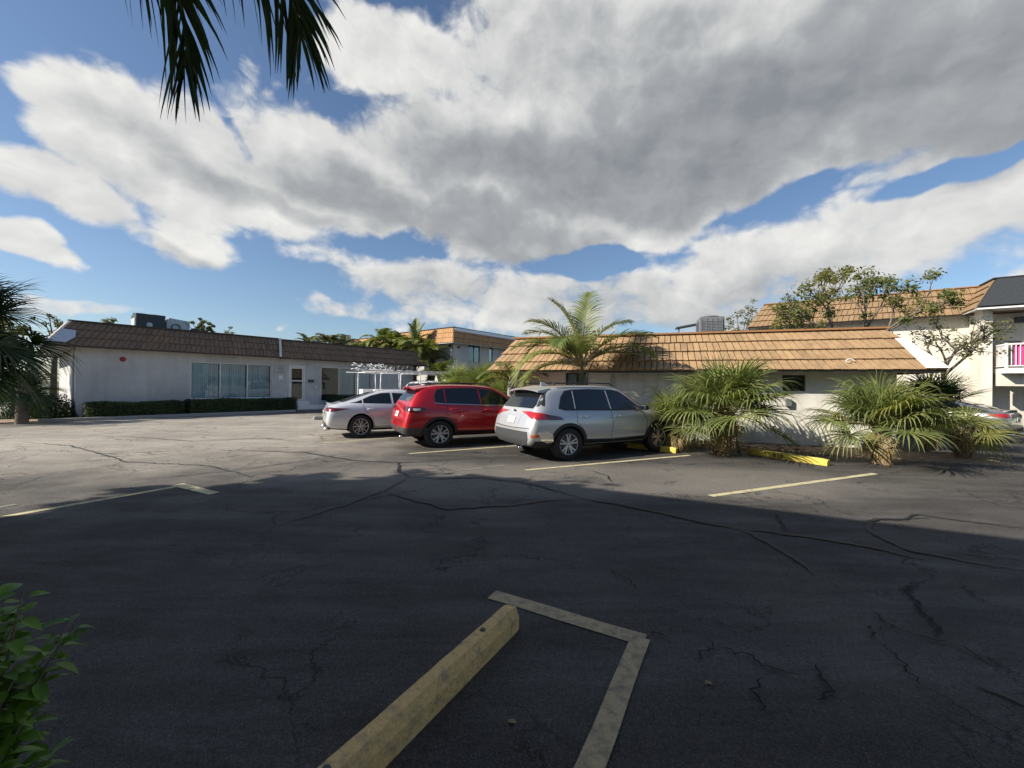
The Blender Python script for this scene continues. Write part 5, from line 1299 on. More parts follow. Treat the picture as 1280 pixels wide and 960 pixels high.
# ------------------------------------------------------------------ vegetation
def fan_leaf(mb, rnd, base, d, R_, plen, nseg=30, droop=.5, sag=.25, mi=0, mi2=1, spread=2.35):
    """palmate leaf: stalk from base along d, then folded segments that droop at the tips"""
    base = Vector(base); d = Vector(d).normalized()
    pts = []; p = base.copy(); dd = d.copy(); n = 7
    for i in range(n + 1):
        pts.append(p.copy()); dd = (dd + Vector((0, 0, -sag / n))).normalized(); p = p + dd * plen / n
    mb.tube(pts, [.016 - .008 * i / n for i in range(n + 1)], 4, mi2)
    hub = pts[-1]; fwd = dd
    side = fwd.cross(Vector((0, 0, 1)));
    if side.length < .1: side = Vector((1, 0, 0))
    side.normalize(); nrm = side.cross(fwd).normalized()
    tilt = rnd.uniform(-.35, .35); side = (side * math.cos(tilt) + nrm * math.sin(tilt)).normalized(); nrm = side.cross(fwd).normalized()
    for k in range(nseg):
        a = -spread + 2 * spread * k / (nseg - 1) + rnd.uniform(-.03, .03)
        sd = fwd * math.cos(a) + side * math.sin(a) + nrm * (.18 + rnd.uniform(-.05, .05))
        sd.normalize(); L_ = R_ * (1 - .28 * (abs(a) / spread) ** 2) * rnd.uniform(.88, 1.06)
        w = R_ * .019; m = 6; q = hub.copy(); dr = sd.copy(); rows = []; dk = droop * rnd.uniform(.5, 2.2)
        wd = nrm.cross(sd).normalized()
        for i in range(m + 1):
            u = i / m; ww = w * (min(1, .25 + 2.4 * u)) * (1 - max(0, (u - .45) / .55) ** 1.3 * .95)
            f = nrm * ww * .45
            rows.append((q - wd * ww + f, q, q + wd * ww + f))
            dr = (dr + Vector((0, 0, -1)) * dk * (u ** 2.0) * .55 + Vector((0, 0, -.02))).normalized(); q = q + dr * L_ / m
        vs = [p_ for r in rows for p_ in r]; fs = []
        for i in range(m): fs += [(3 * i, 3 * i + 1, 3 * i + 4, 3 * i + 3), (3 * i + 1, 3 * i + 2, 3 * i + 5, 3 * i + 4)]
        mb.add(vs, fs, mi)

def trunk_mesh(mb, pts, rads, n=14, rough=.02, seed=0):
    """ringed rough trunk"""
    pts = [Vector(p) for p in pts]; fine = []; fr = []
    for i in range(len(pts) - 1):
        m = max(2, int((pts[i + 1] - pts[i]).length / .05))
        for k in range(m):
            u = k / m; fine.append(pts[i].lerp(pts[i + 1], u)); fr.append((rads[i] * (1 - u) + rads[i + 1] * u) * (1 + rough * 4 * (((len(fine)) % 3) - 1) * .3))
    fine.append(pts[-1]); fr.append(rads[-1]); mb.tube(fine, fr, n)

def sabal(name, label, loc, trunk_h, lean, nleaf, R_, plen, seed, cat='palm', boots=True, lo=-.35, hi=1.45, mats=('fan', 'fan_y'), trunk_r=.17, aim=None, group=None, rz=0, drp=.7):
    rnd = random.Random(seed); t = thing(name, label, cat, loc, rz, group)
    top = Vector((lean[0], lean[1], trunk_h)); tm = MB(); trunk_mesh(tm, [(0, 0, -.03), top * .5, top], [trunk_r * 1.15, trunk_r, trunk_r * .9], 14, .03)
    if name == 'fan_palm' and boots:
        for i in range(7):     # dead brown fronds folded down the trunk
            a = rnd.uniform(0, 6.28); mb = MB(); fan_leaf(mb, rnd, top * rnd.uniform(.75, .95), (math.cos(a), math.sin(a), -.4), R_ * .55, plen * .35, 22, 2.6, 1.2)
            mb.build('dead_frond', [M['palm_dry'], M['palm_dry']], t, smooth=True, fix=False)
    if boots:
        for i in range(int(50 * trunk_h)):
            z = rnd.uniform(.05, 1) ; a = rnd.uniform(0, 6.28); c = top * z
            o = Vector((math.cos(a), math.sin(a), 0)); b = c + o * trunk_r * .85; e = b + o * rnd.uniform(.04, .13) + Vector((0, 0, rnd.uniform(.10, .26)))
            w = Vector((-o.y, o.x, 0)) * rnd.uniform(.02, .05)
            tm.prism([b - w, b + w, e + w * .5, e - w * .5], o * .02)
    tm.build('trunk', M['boot'] if boots else M['trunk'], t, smooth=40)
    for i in range(nleaf):
        u = i / max(1, nleaf - 1); az = i * 2.39996 + rnd.uniform(-.3, .3); el = lo + (hi - lo) * u ** .9 + rnd.uniform(-.15, .15)
        d = Vector((math.cos(az) * math.cos(el), math.sin(az) * math.cos(el), math.sin(el)))
        if aim: d = (d + Vector(aim) * (.6)).normalized()
        mb = MB(); sc = rnd.uniform(.82, 1.1)
        fan_leaf(mb, rnd, top + Vector((d.x, d.y, 0)) * trunk_r * .5 + Vector((0, 0, -.1 * (1 - u))), d, R_ * sc, plen * rnd.uniform(.7, 1.15) * (1.0 - .35 * max(0, el)), 36, drp * rnd.uniform(.5, 1.1), .32 * rnd.uniform(.6, 1.3) + (.3 if el < .1 else 0))
        a, b = (M[mats[0]], M[mats[1]]) if rnd.random() > (.22 if el < .5 else .05) else (M[mats[1]], M[mats[1]])
        mb.build('frond', [a, b], t, smooth=True, fix=False)
    return t

def feather(mb, rnd, base, az, el, L_, curve, nl=38, ll=.42, hang=.6, mi=0, mi2=1, vshape=.45, wleaf=.020, twist=0, start=.15, fill=1.0):
    p = Vector(base); pts = []; dirs = []; n = 22; e = el
    for i in range(n + 1):
        d = Vector((math.cos(az) * math.cos(e), math.sin(az) * math.cos(e), math.sin(e))); pts.append(p.copy()); dirs.append(d)
        e -= curve / n * (.5 + 1.0 * i / n); az += twist / n; p = p + d * L_ / n
    mb.tube(pts, [.022 * (1 - .85 * i / n) + .003 for i in range(n + 1)], 5, mi2)
    for k in range(nl):
        u = start + (1 - start) * (k + .5) / nl; f = u * n; i = min(int(f), n - 1); q = pts[i].lerp(pts[i + 1], f - i); d = dirs[i]
        side = d.cross(Vector((0, 0, 1)));
        if side.length < .05: side = Vector((-math.sin(az), math.cos(az), 0))
        side.normalize(); up = side.cross(d).normalized()
        for s in (-1, 1):
            if rnd.random() > fill: continue
            l = ll * (math.sin(math.pi * min(1, .18 + .80 * u)) ** .6) * rnd.uniform(.85, 1.1)
            dr = (side * s * 1.0 + d * (.55 + .7 * u) + up * vshape * rnd.uniform(.4, 1.3)).normalized(); r = q.copy(); m = 5; rows = []
            wv = d.cross(dr).cross(dr).normalized()
            for j in range(m + 1):
                v = j / m; w = wleaf * (.55 + 1.6 * v if v < .3 else 1.03 * (1 - ((v - .3) / .7) ** 1.6 * .93)); rows += [r - wv * w, r + wv * w]
                dr = (dr + Vector((0, 0, -1)) * hang * (.15 + v) * .42).normalized(); r = r + dr * l / m
            mb.add(rows, [(2 * j, 2 * j + 1, 2 * j + 3, 2 * j + 2) for j in range(m)], mi)

def feather_palm(name, label, loc, h, fronds, r=.07, rz=0, mats=('palm', 'palm_dry'), lean=(0, 0), shaft=True, group=None, cat='palm', split=True, **kw):
    rnd = random.Random(hash(label) % 1000 if False else sum(map(ord, label)) % 997); t = thing(name, label, cat, loc, rz, group)
    tm = MB(); trunk_mesh(tm, [(0, 0, -.03), (lean[0] * .4, lean[1] * .4, h * .5), (lean[0], lean[1], h)], [r * 1.2, r, r * .75], 12, .025); tm.build('trunk', M['trunk'], t, smooth=50)
    top = Vector((lean[0], lean[1], h))
    if shaft: MB().tube([top - Vector((0, 0, .02)), top + Vector((0, 0, .35)), top + Vector((0, 0, .75))], [r * .95, r * .8, r * .35], 10).build('crown_shaft', M['olive'], t, smooth=True)
    acc = MB()
    for f in fronds:
        az, el, L_, cv = f[:4]; mb = MB() if split else acc; b = top + Vector((0, 0, .55 if shaft else 0))
        feather(mb, rnd, b, az, el, L_, cv, **kw)
        if split: mb.build('frond', [M[mats[0]], M[mats[1]]], t, smooth=True, fix=False)
    if not split: acc.build('crown', [M[mats[0]], M[mats[1]]], t, smooth=True, fix=False)
    return t

def leaf_cloud(mb, rnd, c, r, n, size, flat=1.0, mi=0, shell=.5, up=.3):
    c = Vector(c)
    for i in range(n):
        d = Vector((rnd.gauss(0, 1), rnd.gauss(0, 1), rnd.gauss(0, 1))).normalized(); rr = r * (shell + (1 - shell) * rnd.random()) if rnd.random() < .8 else r * rnd.random()
        p = c + Vector((d.x * rr, d.y * rr, d.z * rr * flat)); s = size * rnd.uniform(.6, 1.3)
        nn = (d + Vector((rnd.gauss(0, .6), rnd.gauss(0, .6), rnd.gauss(0, .6) + up))).normalized(); u = nn.cross(Vector((rnd.random(), rnd.random(), rnd.random()))).normalized(); v = nn.cross(u)
        mb.add([p - u * s, p + v * s * .45 + nn * s * .1, p + u * s, p - v * s * .45 + nn * s * .1], [(0, 1, 2, 3)], mi)

def branching(mb, rnd, base, d, L_, r, depth, tips, spread=.55, up=.25, ratio=.72):
    pts = [Vector(base)]; dd = Vector(d).normalized(); n = 5
    for i in range(n):
        dd = (dd + Vector((rnd.gauss(0, .10), rnd.gauss(0, .10), rnd.gauss(0, .06)))).normalized(); pts.append(pts[-1] + dd * L_ / n)
    mb.tube(pts, [r * (1 - .35 * i / n) for i in range(n + 1)], 7 if depth > 1 else 5)
    if depth == 0: tips.append((pts[-1], dd)); return
    k = rnd.choice((2, 3, 3))
    for i in range(k):
        a = 2 * math.pi * (i + rnd.random() * .6) / k; s = dd.cross(Vector((.3, .5, .8))).normalized(); q = dd.cross(s)
        nd = (dd + (s * math.cos(a) + q * math.sin(a)) * spread * rnd.uniform(.7, 1.3) + Vector((0, 0, up))).normalized()
        branching(mb, rnd, pts[-1 if i else -2], nd, L_ * ratio * rnd.uniform(.8, 1.15), r * .62, depth - 1, tips, spread, up, ratio)
    if depth <= 2: tips.append((pts[3], dd))

def tree(name, label, loc, h, L0, r, depth, leaf_n, leaf_s, clump, seed, mats='tree', spread=.55, up=.2, d0=(0, 0, 1), cat='tree', group=None, fill=1.0, ratio=.72):
    rnd = random.Random(seed); t = thing(name, label, cat, loc, 0, group); tm = MB(); tips = []
    tm.tube([(0, 0, -.05), (d0[0] * h * .5, d0[1] * h * .5, h * .5), (d0[0] * h, d0[1] * h, h)], [r * 1.35, r * 1.05, r], 9)
    for i in range(4):
        a = i * 1.7 + rnd.random(); branching(tm, rnd, (d0[0] * h, d0[1] * h, h * rnd.uniform(.85, 1)), (math.cos(a) * .7 + d0[0], math.sin(a) * .7 + d0[1], .8), L0, r * .7, depth, tips, spread, up, ratio)
    tm.build('trunk', M['bark'], t, smooth=True)
    cm = MB()
    for p, d in tips:
        if rnd.random() > fill: continue
        leaf_cloud(cm, rnd, p + d * clump * .3, clump * rnd.uniform(.7, 1.3), leaf_n, leaf_s, .8, 0, .3)
    cm.build('crown', M[mats], t, fix=False)
    return t

def crown_tree(name, label, loc, h, rx, rz_, seed, mats='tree', n=60, leaf=.16, per=70, th=None, group=None, cat='tree'):
    """far tree: trunk, limbs and many leaf clumps on an uneven outline"""
    rnd = random.Random(seed); t = thing(name, label, cat, loc, 0, group); tm = MB(); cm = MB(); zc = h - rz_
    tm.tube([(0, 0, -.05), (.1, 0, zc * .6), (.1, .1, zc)], [.22, .17, .13], 8)
    for i in range(n):
        d = Vector((rnd.gauss(0, 1), rnd.gauss(0, 1), rnd.gauss(0, 1))).normalized(); k = rnd.uniform(.35, 1.0) * (1 + .18 * mnoise.noise(d * 1.7 + Vector((seed, 0, 0))))
        p = Vector((d.x * rx * k, d.y * rx * k, zc + d.z * rz_ * k))
        if i < 16: tm.tube([(.1, .1, zc * .8), (p.x * .4, p.y * .4, (zc * .8 + p.z) / 2 - .1), p], [.08, .05, .02], 5)
        leaf_cloud(cm, rnd, p, min(rx, rz_) * rnd.uniform(.14, .30), per, leaf, .75, 0, .35)
    tm.build('trunk', M['bark'], t, smooth=True); cm.build('crown', M[mats], t, fix=False); return t

def hedge(label, o, u, L_, w, h, seed, material='hedge', n=5200, leaf=.035, parent=None):
    rnd = random.Random(seed); u = Vector(u).normalized(); v = Vector((-u.y, u.x, 0)); t = thing('hedge', label, 'hedge', o, math.atan2(u.y, u.x))
    core = MB(); nx = int(L_ / .12); ring = []
    prof = [(-w / 2 + .05, 0), (-w / 2 + .05, h * .6), (-w / 2 + .11, h - .07), (0, h - .05), (w / 2 - .11, h - .07), (w / 2 - .05, h * .6), (w / 2 - .05, 0)]
    vs = []; m = len(prof)
    hf = lambda x: 1 + .09 * mnoise.noise(Vector((x * .9, seed, 0))) + .03 * mnoise.noise(Vector((x * 4, seed, 3)))
    for i in range(nx + 1):
        x = .06 + (L_ - .12) * i / nx
        for (y, z) in prof:
            q = Vector((x * 3, y * 3, z * 3 + seed)); vs.append((x, y + .05 * mnoise.noise(q), z * hf(x) + .02 * mnoise.noise(q * 2)))
    fs = [(i * m + j, i * m + j + 1, i * m + m + j + 1, i * m + m + j) for i in range(nx) for j in range(m - 1)] + [tuple(range(m)), tuple(nx * m + k for k in range(m - 1, -1, -1))]
    core.add(vs, fs); core.build('branches', mat('hedge_core', (.018, .022, .012), .95, var=.3) if 'hedge_core' not in bpy.data.materials else bpy.data.materials['hedge_core'], t)
    cm = MB()
    for i in range(n):
        x = rnd.uniform(0, L_); f = rnd.random()
        if f < .42: y, z, nn = rnd.uniform(-w / 2, w / 2), h * hf(x) - .02 + rnd.gauss(0, .025), Vector((0, 0, 1))
        elif f < .92:
            s = -1 if rnd.random() < .62 else 1; y, z, nn = s * w / 2 + rnd.gauss(0, .03), rnd.uniform(.02, h * hf(x)), Vector((0, s, .2))
        else: x = (0, L_)[rnd.random() < .5] + rnd.gauss(0, .02); y, z, nn = rnd.uniform(-w / 2, w / 2), rnd.uniform(.02, h), Vector((1 if x > 1 else -1, 0, 0))
        nn = (nn + Vector((rnd.gauss(0, .6), rnd.gauss(0, .6), rnd.gauss(0, .6)))).normalized(); a = nn.cross(Vector((rnd.random(), rnd.random(), .3))).normalized(); b = nn.cross(a); s = leaf * rnd.uniform(.6, 1.3)
        p = Vector((x, y, z)); cm.add([p - a * s, p + b * s * .55, p + a * s, p - b * s * .55], [(0, 1, 2, 3)])
    cm.build('foliage', M[material], t, fix=False); return t

# hedges before building A
hA = kk(A.x(97) + .15, -1.05); x1 = A.x(229)
hedge('clipped hedge with sunlit yellowish top at the left end of the long white wall', hA, A.u, A.x(222, -1.0) - A.x(97) , 1.0, .68, 1, n=9000)
hedge('longer dark clipped hedge under the three-pane blind window', kk(A.x(224, -1.0) + .3, -1.0), A.u, d0 - .15 - (A.x(224, -1.0) + .3), 1.15, .74, 2, n=13000)
hedge('small dark hedge under the second window, behind the tail of the silver sedan', kk(A.x(410, -.5), -.62), A.u, A.x(470, -.5) - A.x(410, -.5), .8, .85, 4, n=5000)

# main feather palm in front of building B
pb = G(729, 548); pb = P(727, 480, 11.35); pb.z = 0
FP = [(R(178), R(48), 2.2, 1.6), (R(150), R(60), 2.2, 1.4), (R(200), R(35), 2.5, 2.3), (R(2), R(42), 2.3, 1.6), (R(-15), R(54), 2.3, 1.5), (R(25), R(36), 2.3, 1.5), (R(165), R(84), 2.2, .9),
      (R(60), R(86), 2.3, .55), (R(10), R(72), 2.1, 1.4), (R(-120), R(55), 2.0, 1.9), (R(190), R(14), 2.1, 1.7), (R(-170), R(66), 2.1, 1.3), (R(172), R(62), 2.0, 2.4)]
feather_palm('feather_palm', 'feather palm with a thin trunk rising behind the silver SUV against the tan roof', pb, 1.6, FP, r=.065, ll=.74, nl=58, hang=.85, wleaf=.015)

# fan palms along building B
def dp(px, depth, z=0): p = P(px, 480, depth); p.z = z; return p
sabal('fan_palm', 'large fan palm with a shaggy brown trunk just left of the yellow wheel stop', dp(906, 9.75), 1.08, (-.05, .0), 38, 1.0, .98, 11, lo=.0, hi=1.35, trunk_r=.17, drp=1.35, rz=R(75))
sabal('fan_palm', 'smaller fan palm crowding the front of the silver SUV, left of the large one', dp(850, 10.25), .7, (-.1, 0), 22, .82, .8, 12, lo=.1, hi=1.3, trunk_r=.12)
st_ = MB(); 
sabal('fan_palm', 'leaning fan palm spilling over the right end of the low cream building', dp(1104, 8.75), .85, (.12, -.02), 38, .90, .90, 13, lo=.08, hi=1.35, trunk_r=.16, aim=(.0, .05, .12), drp=1.5, rz=R(60))
sabal('fan_palm', 'dark upright fan palm behind the leaning one at the building corner', dp(1165, 10.9), 1.2, (.1, 0), 16, .75, .75, 14, lo=.1, hi=1.4, trunk_r=.14, mats=('palm_dark', 'fan'))
sabal('fan_palm', 'yellow-tipped low fan palm at the far right in front of the dark grey sedan', dp(1204, 9.3), .7, (.0, 0), 9, .66, .45, 15, lo=-.1, hi=1.0, trunk_r=.11, drp=1.4, mats=('fan_y', 'fan'))
# wooden stakes and low dead fronds by the large palm
for k, (pxx, lab) in enumerate(((891, 'grey timber prop left of the shaggy palm trunk'), (925, 'grey timber prop right of the shaggy palm trunk'))):
    a = dp(pxx, 9.75, .02); t = thing('palm_prop', lab, 'prop', a); MB().tube([(0, 0, 0), ((.10, -.10)[k], .12, .95)], .035, 8).build('post', M['bark'], t, smooth=True)

# palms and broad plants between the buildings, centre
cl_ = random.Random(21)
mid = [(572, 17.0, 1.1, .8, 'leftmost fan palm clump behind the red SUV, under the distant two-storey corner'), (604, 16.0, 1.05, .9, 'fan palm bush behind the middle of the red SUV roof'), (633, 14.6, .8, .8, 'fan palm bush behind the windscreen of the red SUV'), (660, 13.6, .55, .7, 'low fan palm bush at the left end of the low tan roof')]
for i, (px_, dd_, h_, r_, lab) in enumerate(mid):
    sabal('fan_palm_bush', lab, dp(px_, dd_), h_ * 1.4, (0, 0), 22, r_ * 1.0, r_ * 1.0, 30 + i, lo=-.1, hi=1.4, trunk_r=.12, boots=False)
MB()
ar = thing('feather_palm', 'pale grey palm trunk standing between the red SUV windscreen and the silver SUV', 'palm', dp(637, 12.9))
tm = MB(); trunk_mesh(tm, [(0, 0, 0), (.02, 0, .8), (.05, 0, 1.75)], [.15, .12, .10], 12, .03); tm.build('trunk', M['white_metal'] if False else M['kerb'], ar, smooth=50)
rr2 = random.Random(9); cmb = MB()
for i in range(9): feather(cmb, rr2, (.05, 0, 1.75), i * .7 + .2, rr2.uniform(.3, 1.2), 1.3, 1.6, nl=26, ll=.38, hang=.6, wleaf=.018)
cmb.build('crown', [M['palm'], M['palm_dry']], ar, smooth=True, fix=False)
# short white post by that bush
po = thing('utility_post', 'short white post among the bushes behind the red SUV', 'post', dp(563, 17.5)); MB().box(-.2, .2, -.15, .15, 0, 1.72).box(-.23, .23, -.18, .18, 1.721, 1.78).build('post', M['white'], po, bevel=.02)

# distant feather palms over the roof of A
far_p = [(386, 43, 6.6, 0), (412, 41, 6.7, 1), (432, 43, 6.9, 0), (452, 40, 6.2, 1), (478, 37, 6.5, 0), (490, 36, 6.0, 1), (501, 36.5, 6.2, 1), (519, 33.5, 5.9, 0), (536, 33, 5.0, 1), (548, 31, 3.2, 0)]
labs = ['leftmost small feather palm over the long building roof', 'second feather palm over the long building roof, below the left vent', 'yellowish feather palm over the roof below the right vent', 'short feather palm before the far orange roof', 'tall dense feather palm left of the pale wing', 'lower feather palm between the tall dense pair', 'drooping feather palm before the pale wing', 'tallest spiky feather palm beside the two-storey corner', 'dark feather palm against the orange roof end', 'low feather palm before the shaded recess']
for i, (px_, dd_, h_, k) in enumerate(far_p):
    r3 = random.Random(50 + i); n_ = 15; fr = [(j * 2.4 + r3.uniform(-.3, .3), r3.uniform(.1, 1.35), 2.0 * r3.uniform(.85, 1.1), r3.uniform(1.2, 2.2)) for j in range(n_)]
    sp_ = 519 == px_
    if sp_: fr += [(R(90), R(88), 2.3, .2), (R(20), R(80), 2.1, .5), (R(160), R(80), 2.1, .5)]
    feather_palm('feather_palm', labs[i], dp(px_, dd_), h_ - 1.7, fr, r=.13, ll=.7, nl=22, hang=.7, wleaf=.05, split=False, group=None, mats=('olive' if px_ in (432, 412, 386) else 'palm', 'palm_dry'))
# a few broadleaf trees over the roofs
crown_tree('broadleaf_tree', 'round green tree top behind the long roof, left of the dark air conditioner', dp(126, 36), 7.25, 2.1, 1.5, 3, n=50, per=60, leaf=.12)
crown_tree('broadleaf_tree', 'thin pale green tree behind the left end of the long roof', dp(66, 32), 7.0, 2.0, 1.4, 4, n=30, per=40, leaf=.10, mats='olive')
crown_tree('broadleaf_tree', 'dark tufted tree top right of the duct hood', dp(251, 42), 8.3, 1.0, .9, 5, n=26, per=60, leaf=.12)
crown_tree('broadleaf_tree', 'sparse olive tree spreading right of the dark tufted one', dp(270, 41), 7.3, 2.4, 1.2, 6, mats='olive', n=36, per=34, leaf=.10)
crown_tree('broadleaf_tree', 'small tree top peeping over the orange roof of the two-storey building', dp(552, 50), 9.3, 1.9, 1.5, 8, n=20, per=50, leaf=.12)
crown_tree('broadleaf_tree', 'loose tree top left of the two-storey tiled roof above the condenser', dp(926, 27), 6.8, 1.9, 1.6, 7, mats='olive', n=44, per=34, leaf=.09)
crown_tree('broadleaf_tree', 'thin pale tree top just above the right building roof left end', dp(975, 33), 9.2, 3.2, 1.4, 10, mats='olive', n=34, per=30, leaf=.09)
crown_tree('broadleaf_tree', 'tiny round tree top above the low tan roof ridge', dp(816, 48), 8.0, .9, .7, 9, n=20, per=40, leaf=.12)
for i, (x_, y_, h_, lab) in enumerate(((-46, 34, 7, 'far green tree beyond the left end of the long building, nearest the edge palm'), (-58, 44, 9, 'far tall green tree left of the others beyond the lot'), (-38, 46, 7.5, 'far low green tree behind the left end of the long roof'), (-72, 40, 8, 'farthest green tree out to the left'))):
    crown_tree('broadleaf_tree', lab, (x_, y_, 0), h_, 4.5, 2.8, 80 + i, n=60, per=60, leaf=.22)
# the sparse tree over the right end of building B
tree('sparse_tree', 'sparse small-leaved tree rising over the right end of the low tan roof', dp(1068, 13.3), 2.7, 1.30, .08, 3, 60, .06, .27, 5, 'tree', spread=.52, up=.26, fill=.85, ratio=.70)
tree('sparse_tree', 'drooping yellowish sparse tree beside the lit wall, right of the taller sparse tree', dp(1180, 13.5), 2.3, .95, .07, 3, 26, .05, .22, 8, 'olive', spread=.65, up=.0, fill=.62, ratio=.68)

# left edge: fan palm, bush, dark shrubs
sabal('fan_palm', 'dark fan palm at the left edge reaching across the end of the long building', dp(-58, 4.5), 2.25, (0, 0), 34, .62, .45, 41, lo=-1.0, hi=1.3, mats=('palm_dark', 'palm_dark'), trunk_r=.18, drp=.9)
sabal('fan_palm', 'low dark fan palm under the left edge palm, before the wall end', dp(28, 15.0), 1.3, (0, 0), 18, .9, .7, 42, lo=-.6, hi=1.3, mats=('palm_dark', 'palm_dark'), trunk_r=.16, boots=False)
def bush(label, loc, sx, sy, sz, seed, material='hedge', n=5000, leaf=.045):
    rnd = random.Random(seed); t = thing('bush', label, 'bush', loc); cm = MB(); tm = MB()
    for i in range(14):
        a = rnd.uniform(0, 6.28); tm.tube([(0, 0, 0), (math.cos(a) * sx * .3, math.sin(a) * sy * .3, sz * .5), (math.cos(a) * sx * .7, math.sin(a) * sy * .7, sz * rnd.uniform(.5, .9))], [.03, .02, .008], 5)
    for i in range(n):
        d = Vector((rnd.gauss(0, 1), rnd.gauss(0, 1), abs(rnd.gauss(0, 1)))).normalized(); k = (1 + .22 * mnoise.noise(d * 2.5 + Vector((seed, 0, 0)))) * rnd.uniform(.72, 1)
        p = Vector((d.x * sx * k, d.y * sy * k, d.z * sz * k + .02)); nn = (d + Vector((rnd.gauss(0, .5), rnd.gauss(0, .5), rnd.gauss(0, .5)))).normalized(); a = nn.cross(Vector((rnd.random(), rnd.random(), .3))).normalized(); b = nn.cross(a); s = leaf * rnd.uniform(.6, 1.3)
        cm.add([p - a * s, p + b * s * .5, p + a * s, p - b * s * .5], [(0, 1, 2, 3)])
    tm.build('stems', M['bark'], t); cm.build('foliage', M[material], t, fix=False); return t
bush('rounded dark bush before the end wall of the long white building', dp(42, 17.2), 1.5, 1.1, 1.15, 3, n=9000)
bush('lower dark bush at the left edge on the gravel', dp(8, 18.5), 1.5, 1.0, .9, 5, n=5000)
bush('dark bush with its top against the far wall end at the left', dp(20, 20.5), 1.1, 1.0, 2.2, 6, n=7000)

# leafy shrub at the lower left, close to the viewer
def near_shrub():
    rnd = random.Random(77); t = thing('leafy_shrub', 'bright green leafy shrub poking in at the lower left corner', 'shrub', (-1.60, 1.12, 0))
    st_ = MB(); lf = MB()
    for i in range(170):
        a = rnd.uniform(-2.2, 2.2); h = rnd.uniform(.2, 1.0) ; rr = rnd.uniform(.03, .30) * (.75 + .45 * mnoise.noise(Vector((h * 4, 1, 2))) + (.25 if h > .75 else 0))
        p0 = Vector((rnd.uniform(-.12, .05), rnd.uniform(-.2, .2), .0)); p3 = Vector((math.cos(a) * rr - .05, math.sin(a) * rr * 1.3, h)); p1 = p0.lerp(p3, .4) + Vector((-.03, 0, .08)); p2 = p0.lerp(p3, .75) + Vector((0, 0, .05))
        st_.tube([p0, p1, p2, p3], [.008, .006, .004, .002], 5)
        for k in range(34):
            u = .15 + .85 * k / 33; p = (p0.lerp(p1, u / .4) if u < .4 else p1.lerp(p2, (u - .4) / .35) if u < .75 else p2.lerp(p3, (u - .75) / .25))
            az = k * 2.4 + rnd.uniform(-.4, .4); e = rnd.uniform(-.35, .7); d = Vector((math.cos(az) * math.cos(e), math.sin(az) * math.cos(e), math.sin(e))); L_ = rnd.uniform(.045, .085); w = L_ * .28
            sd = d.cross(Vector((0, 0, 1))).normalized(); sd = (sd + Vector((0, 0, rnd.uniform(-.4, .4)))).normalized(); up = sd.cross(d).normalized(); b = p + d * .012; rows = []
            for j in range(6):
                v = j / 5; ww = w * math.sin(math.pi * (v ** .8) * .97 + .04); c = b + d * L_ * v - Vector((0, 0, 1)) * L_ * .35 * v * v
                rows += [c - sd * ww + up * ww * .3, c, c + sd * ww + up * ww * .3]
            lf.add(rows, [f for j in range(5) for f in ((3 * j, 3 * j + 1, 3 * j + 4, 3 * j + 3), (3 * j + 1, 3 * j + 2, 3 * j + 5, 3 * j + 4))])
    st_.build('stems', M['bark'], t, smooth=True); lf.build('foliage', M['shrub'], t, smooth=True, fix=False)
near_shrub()

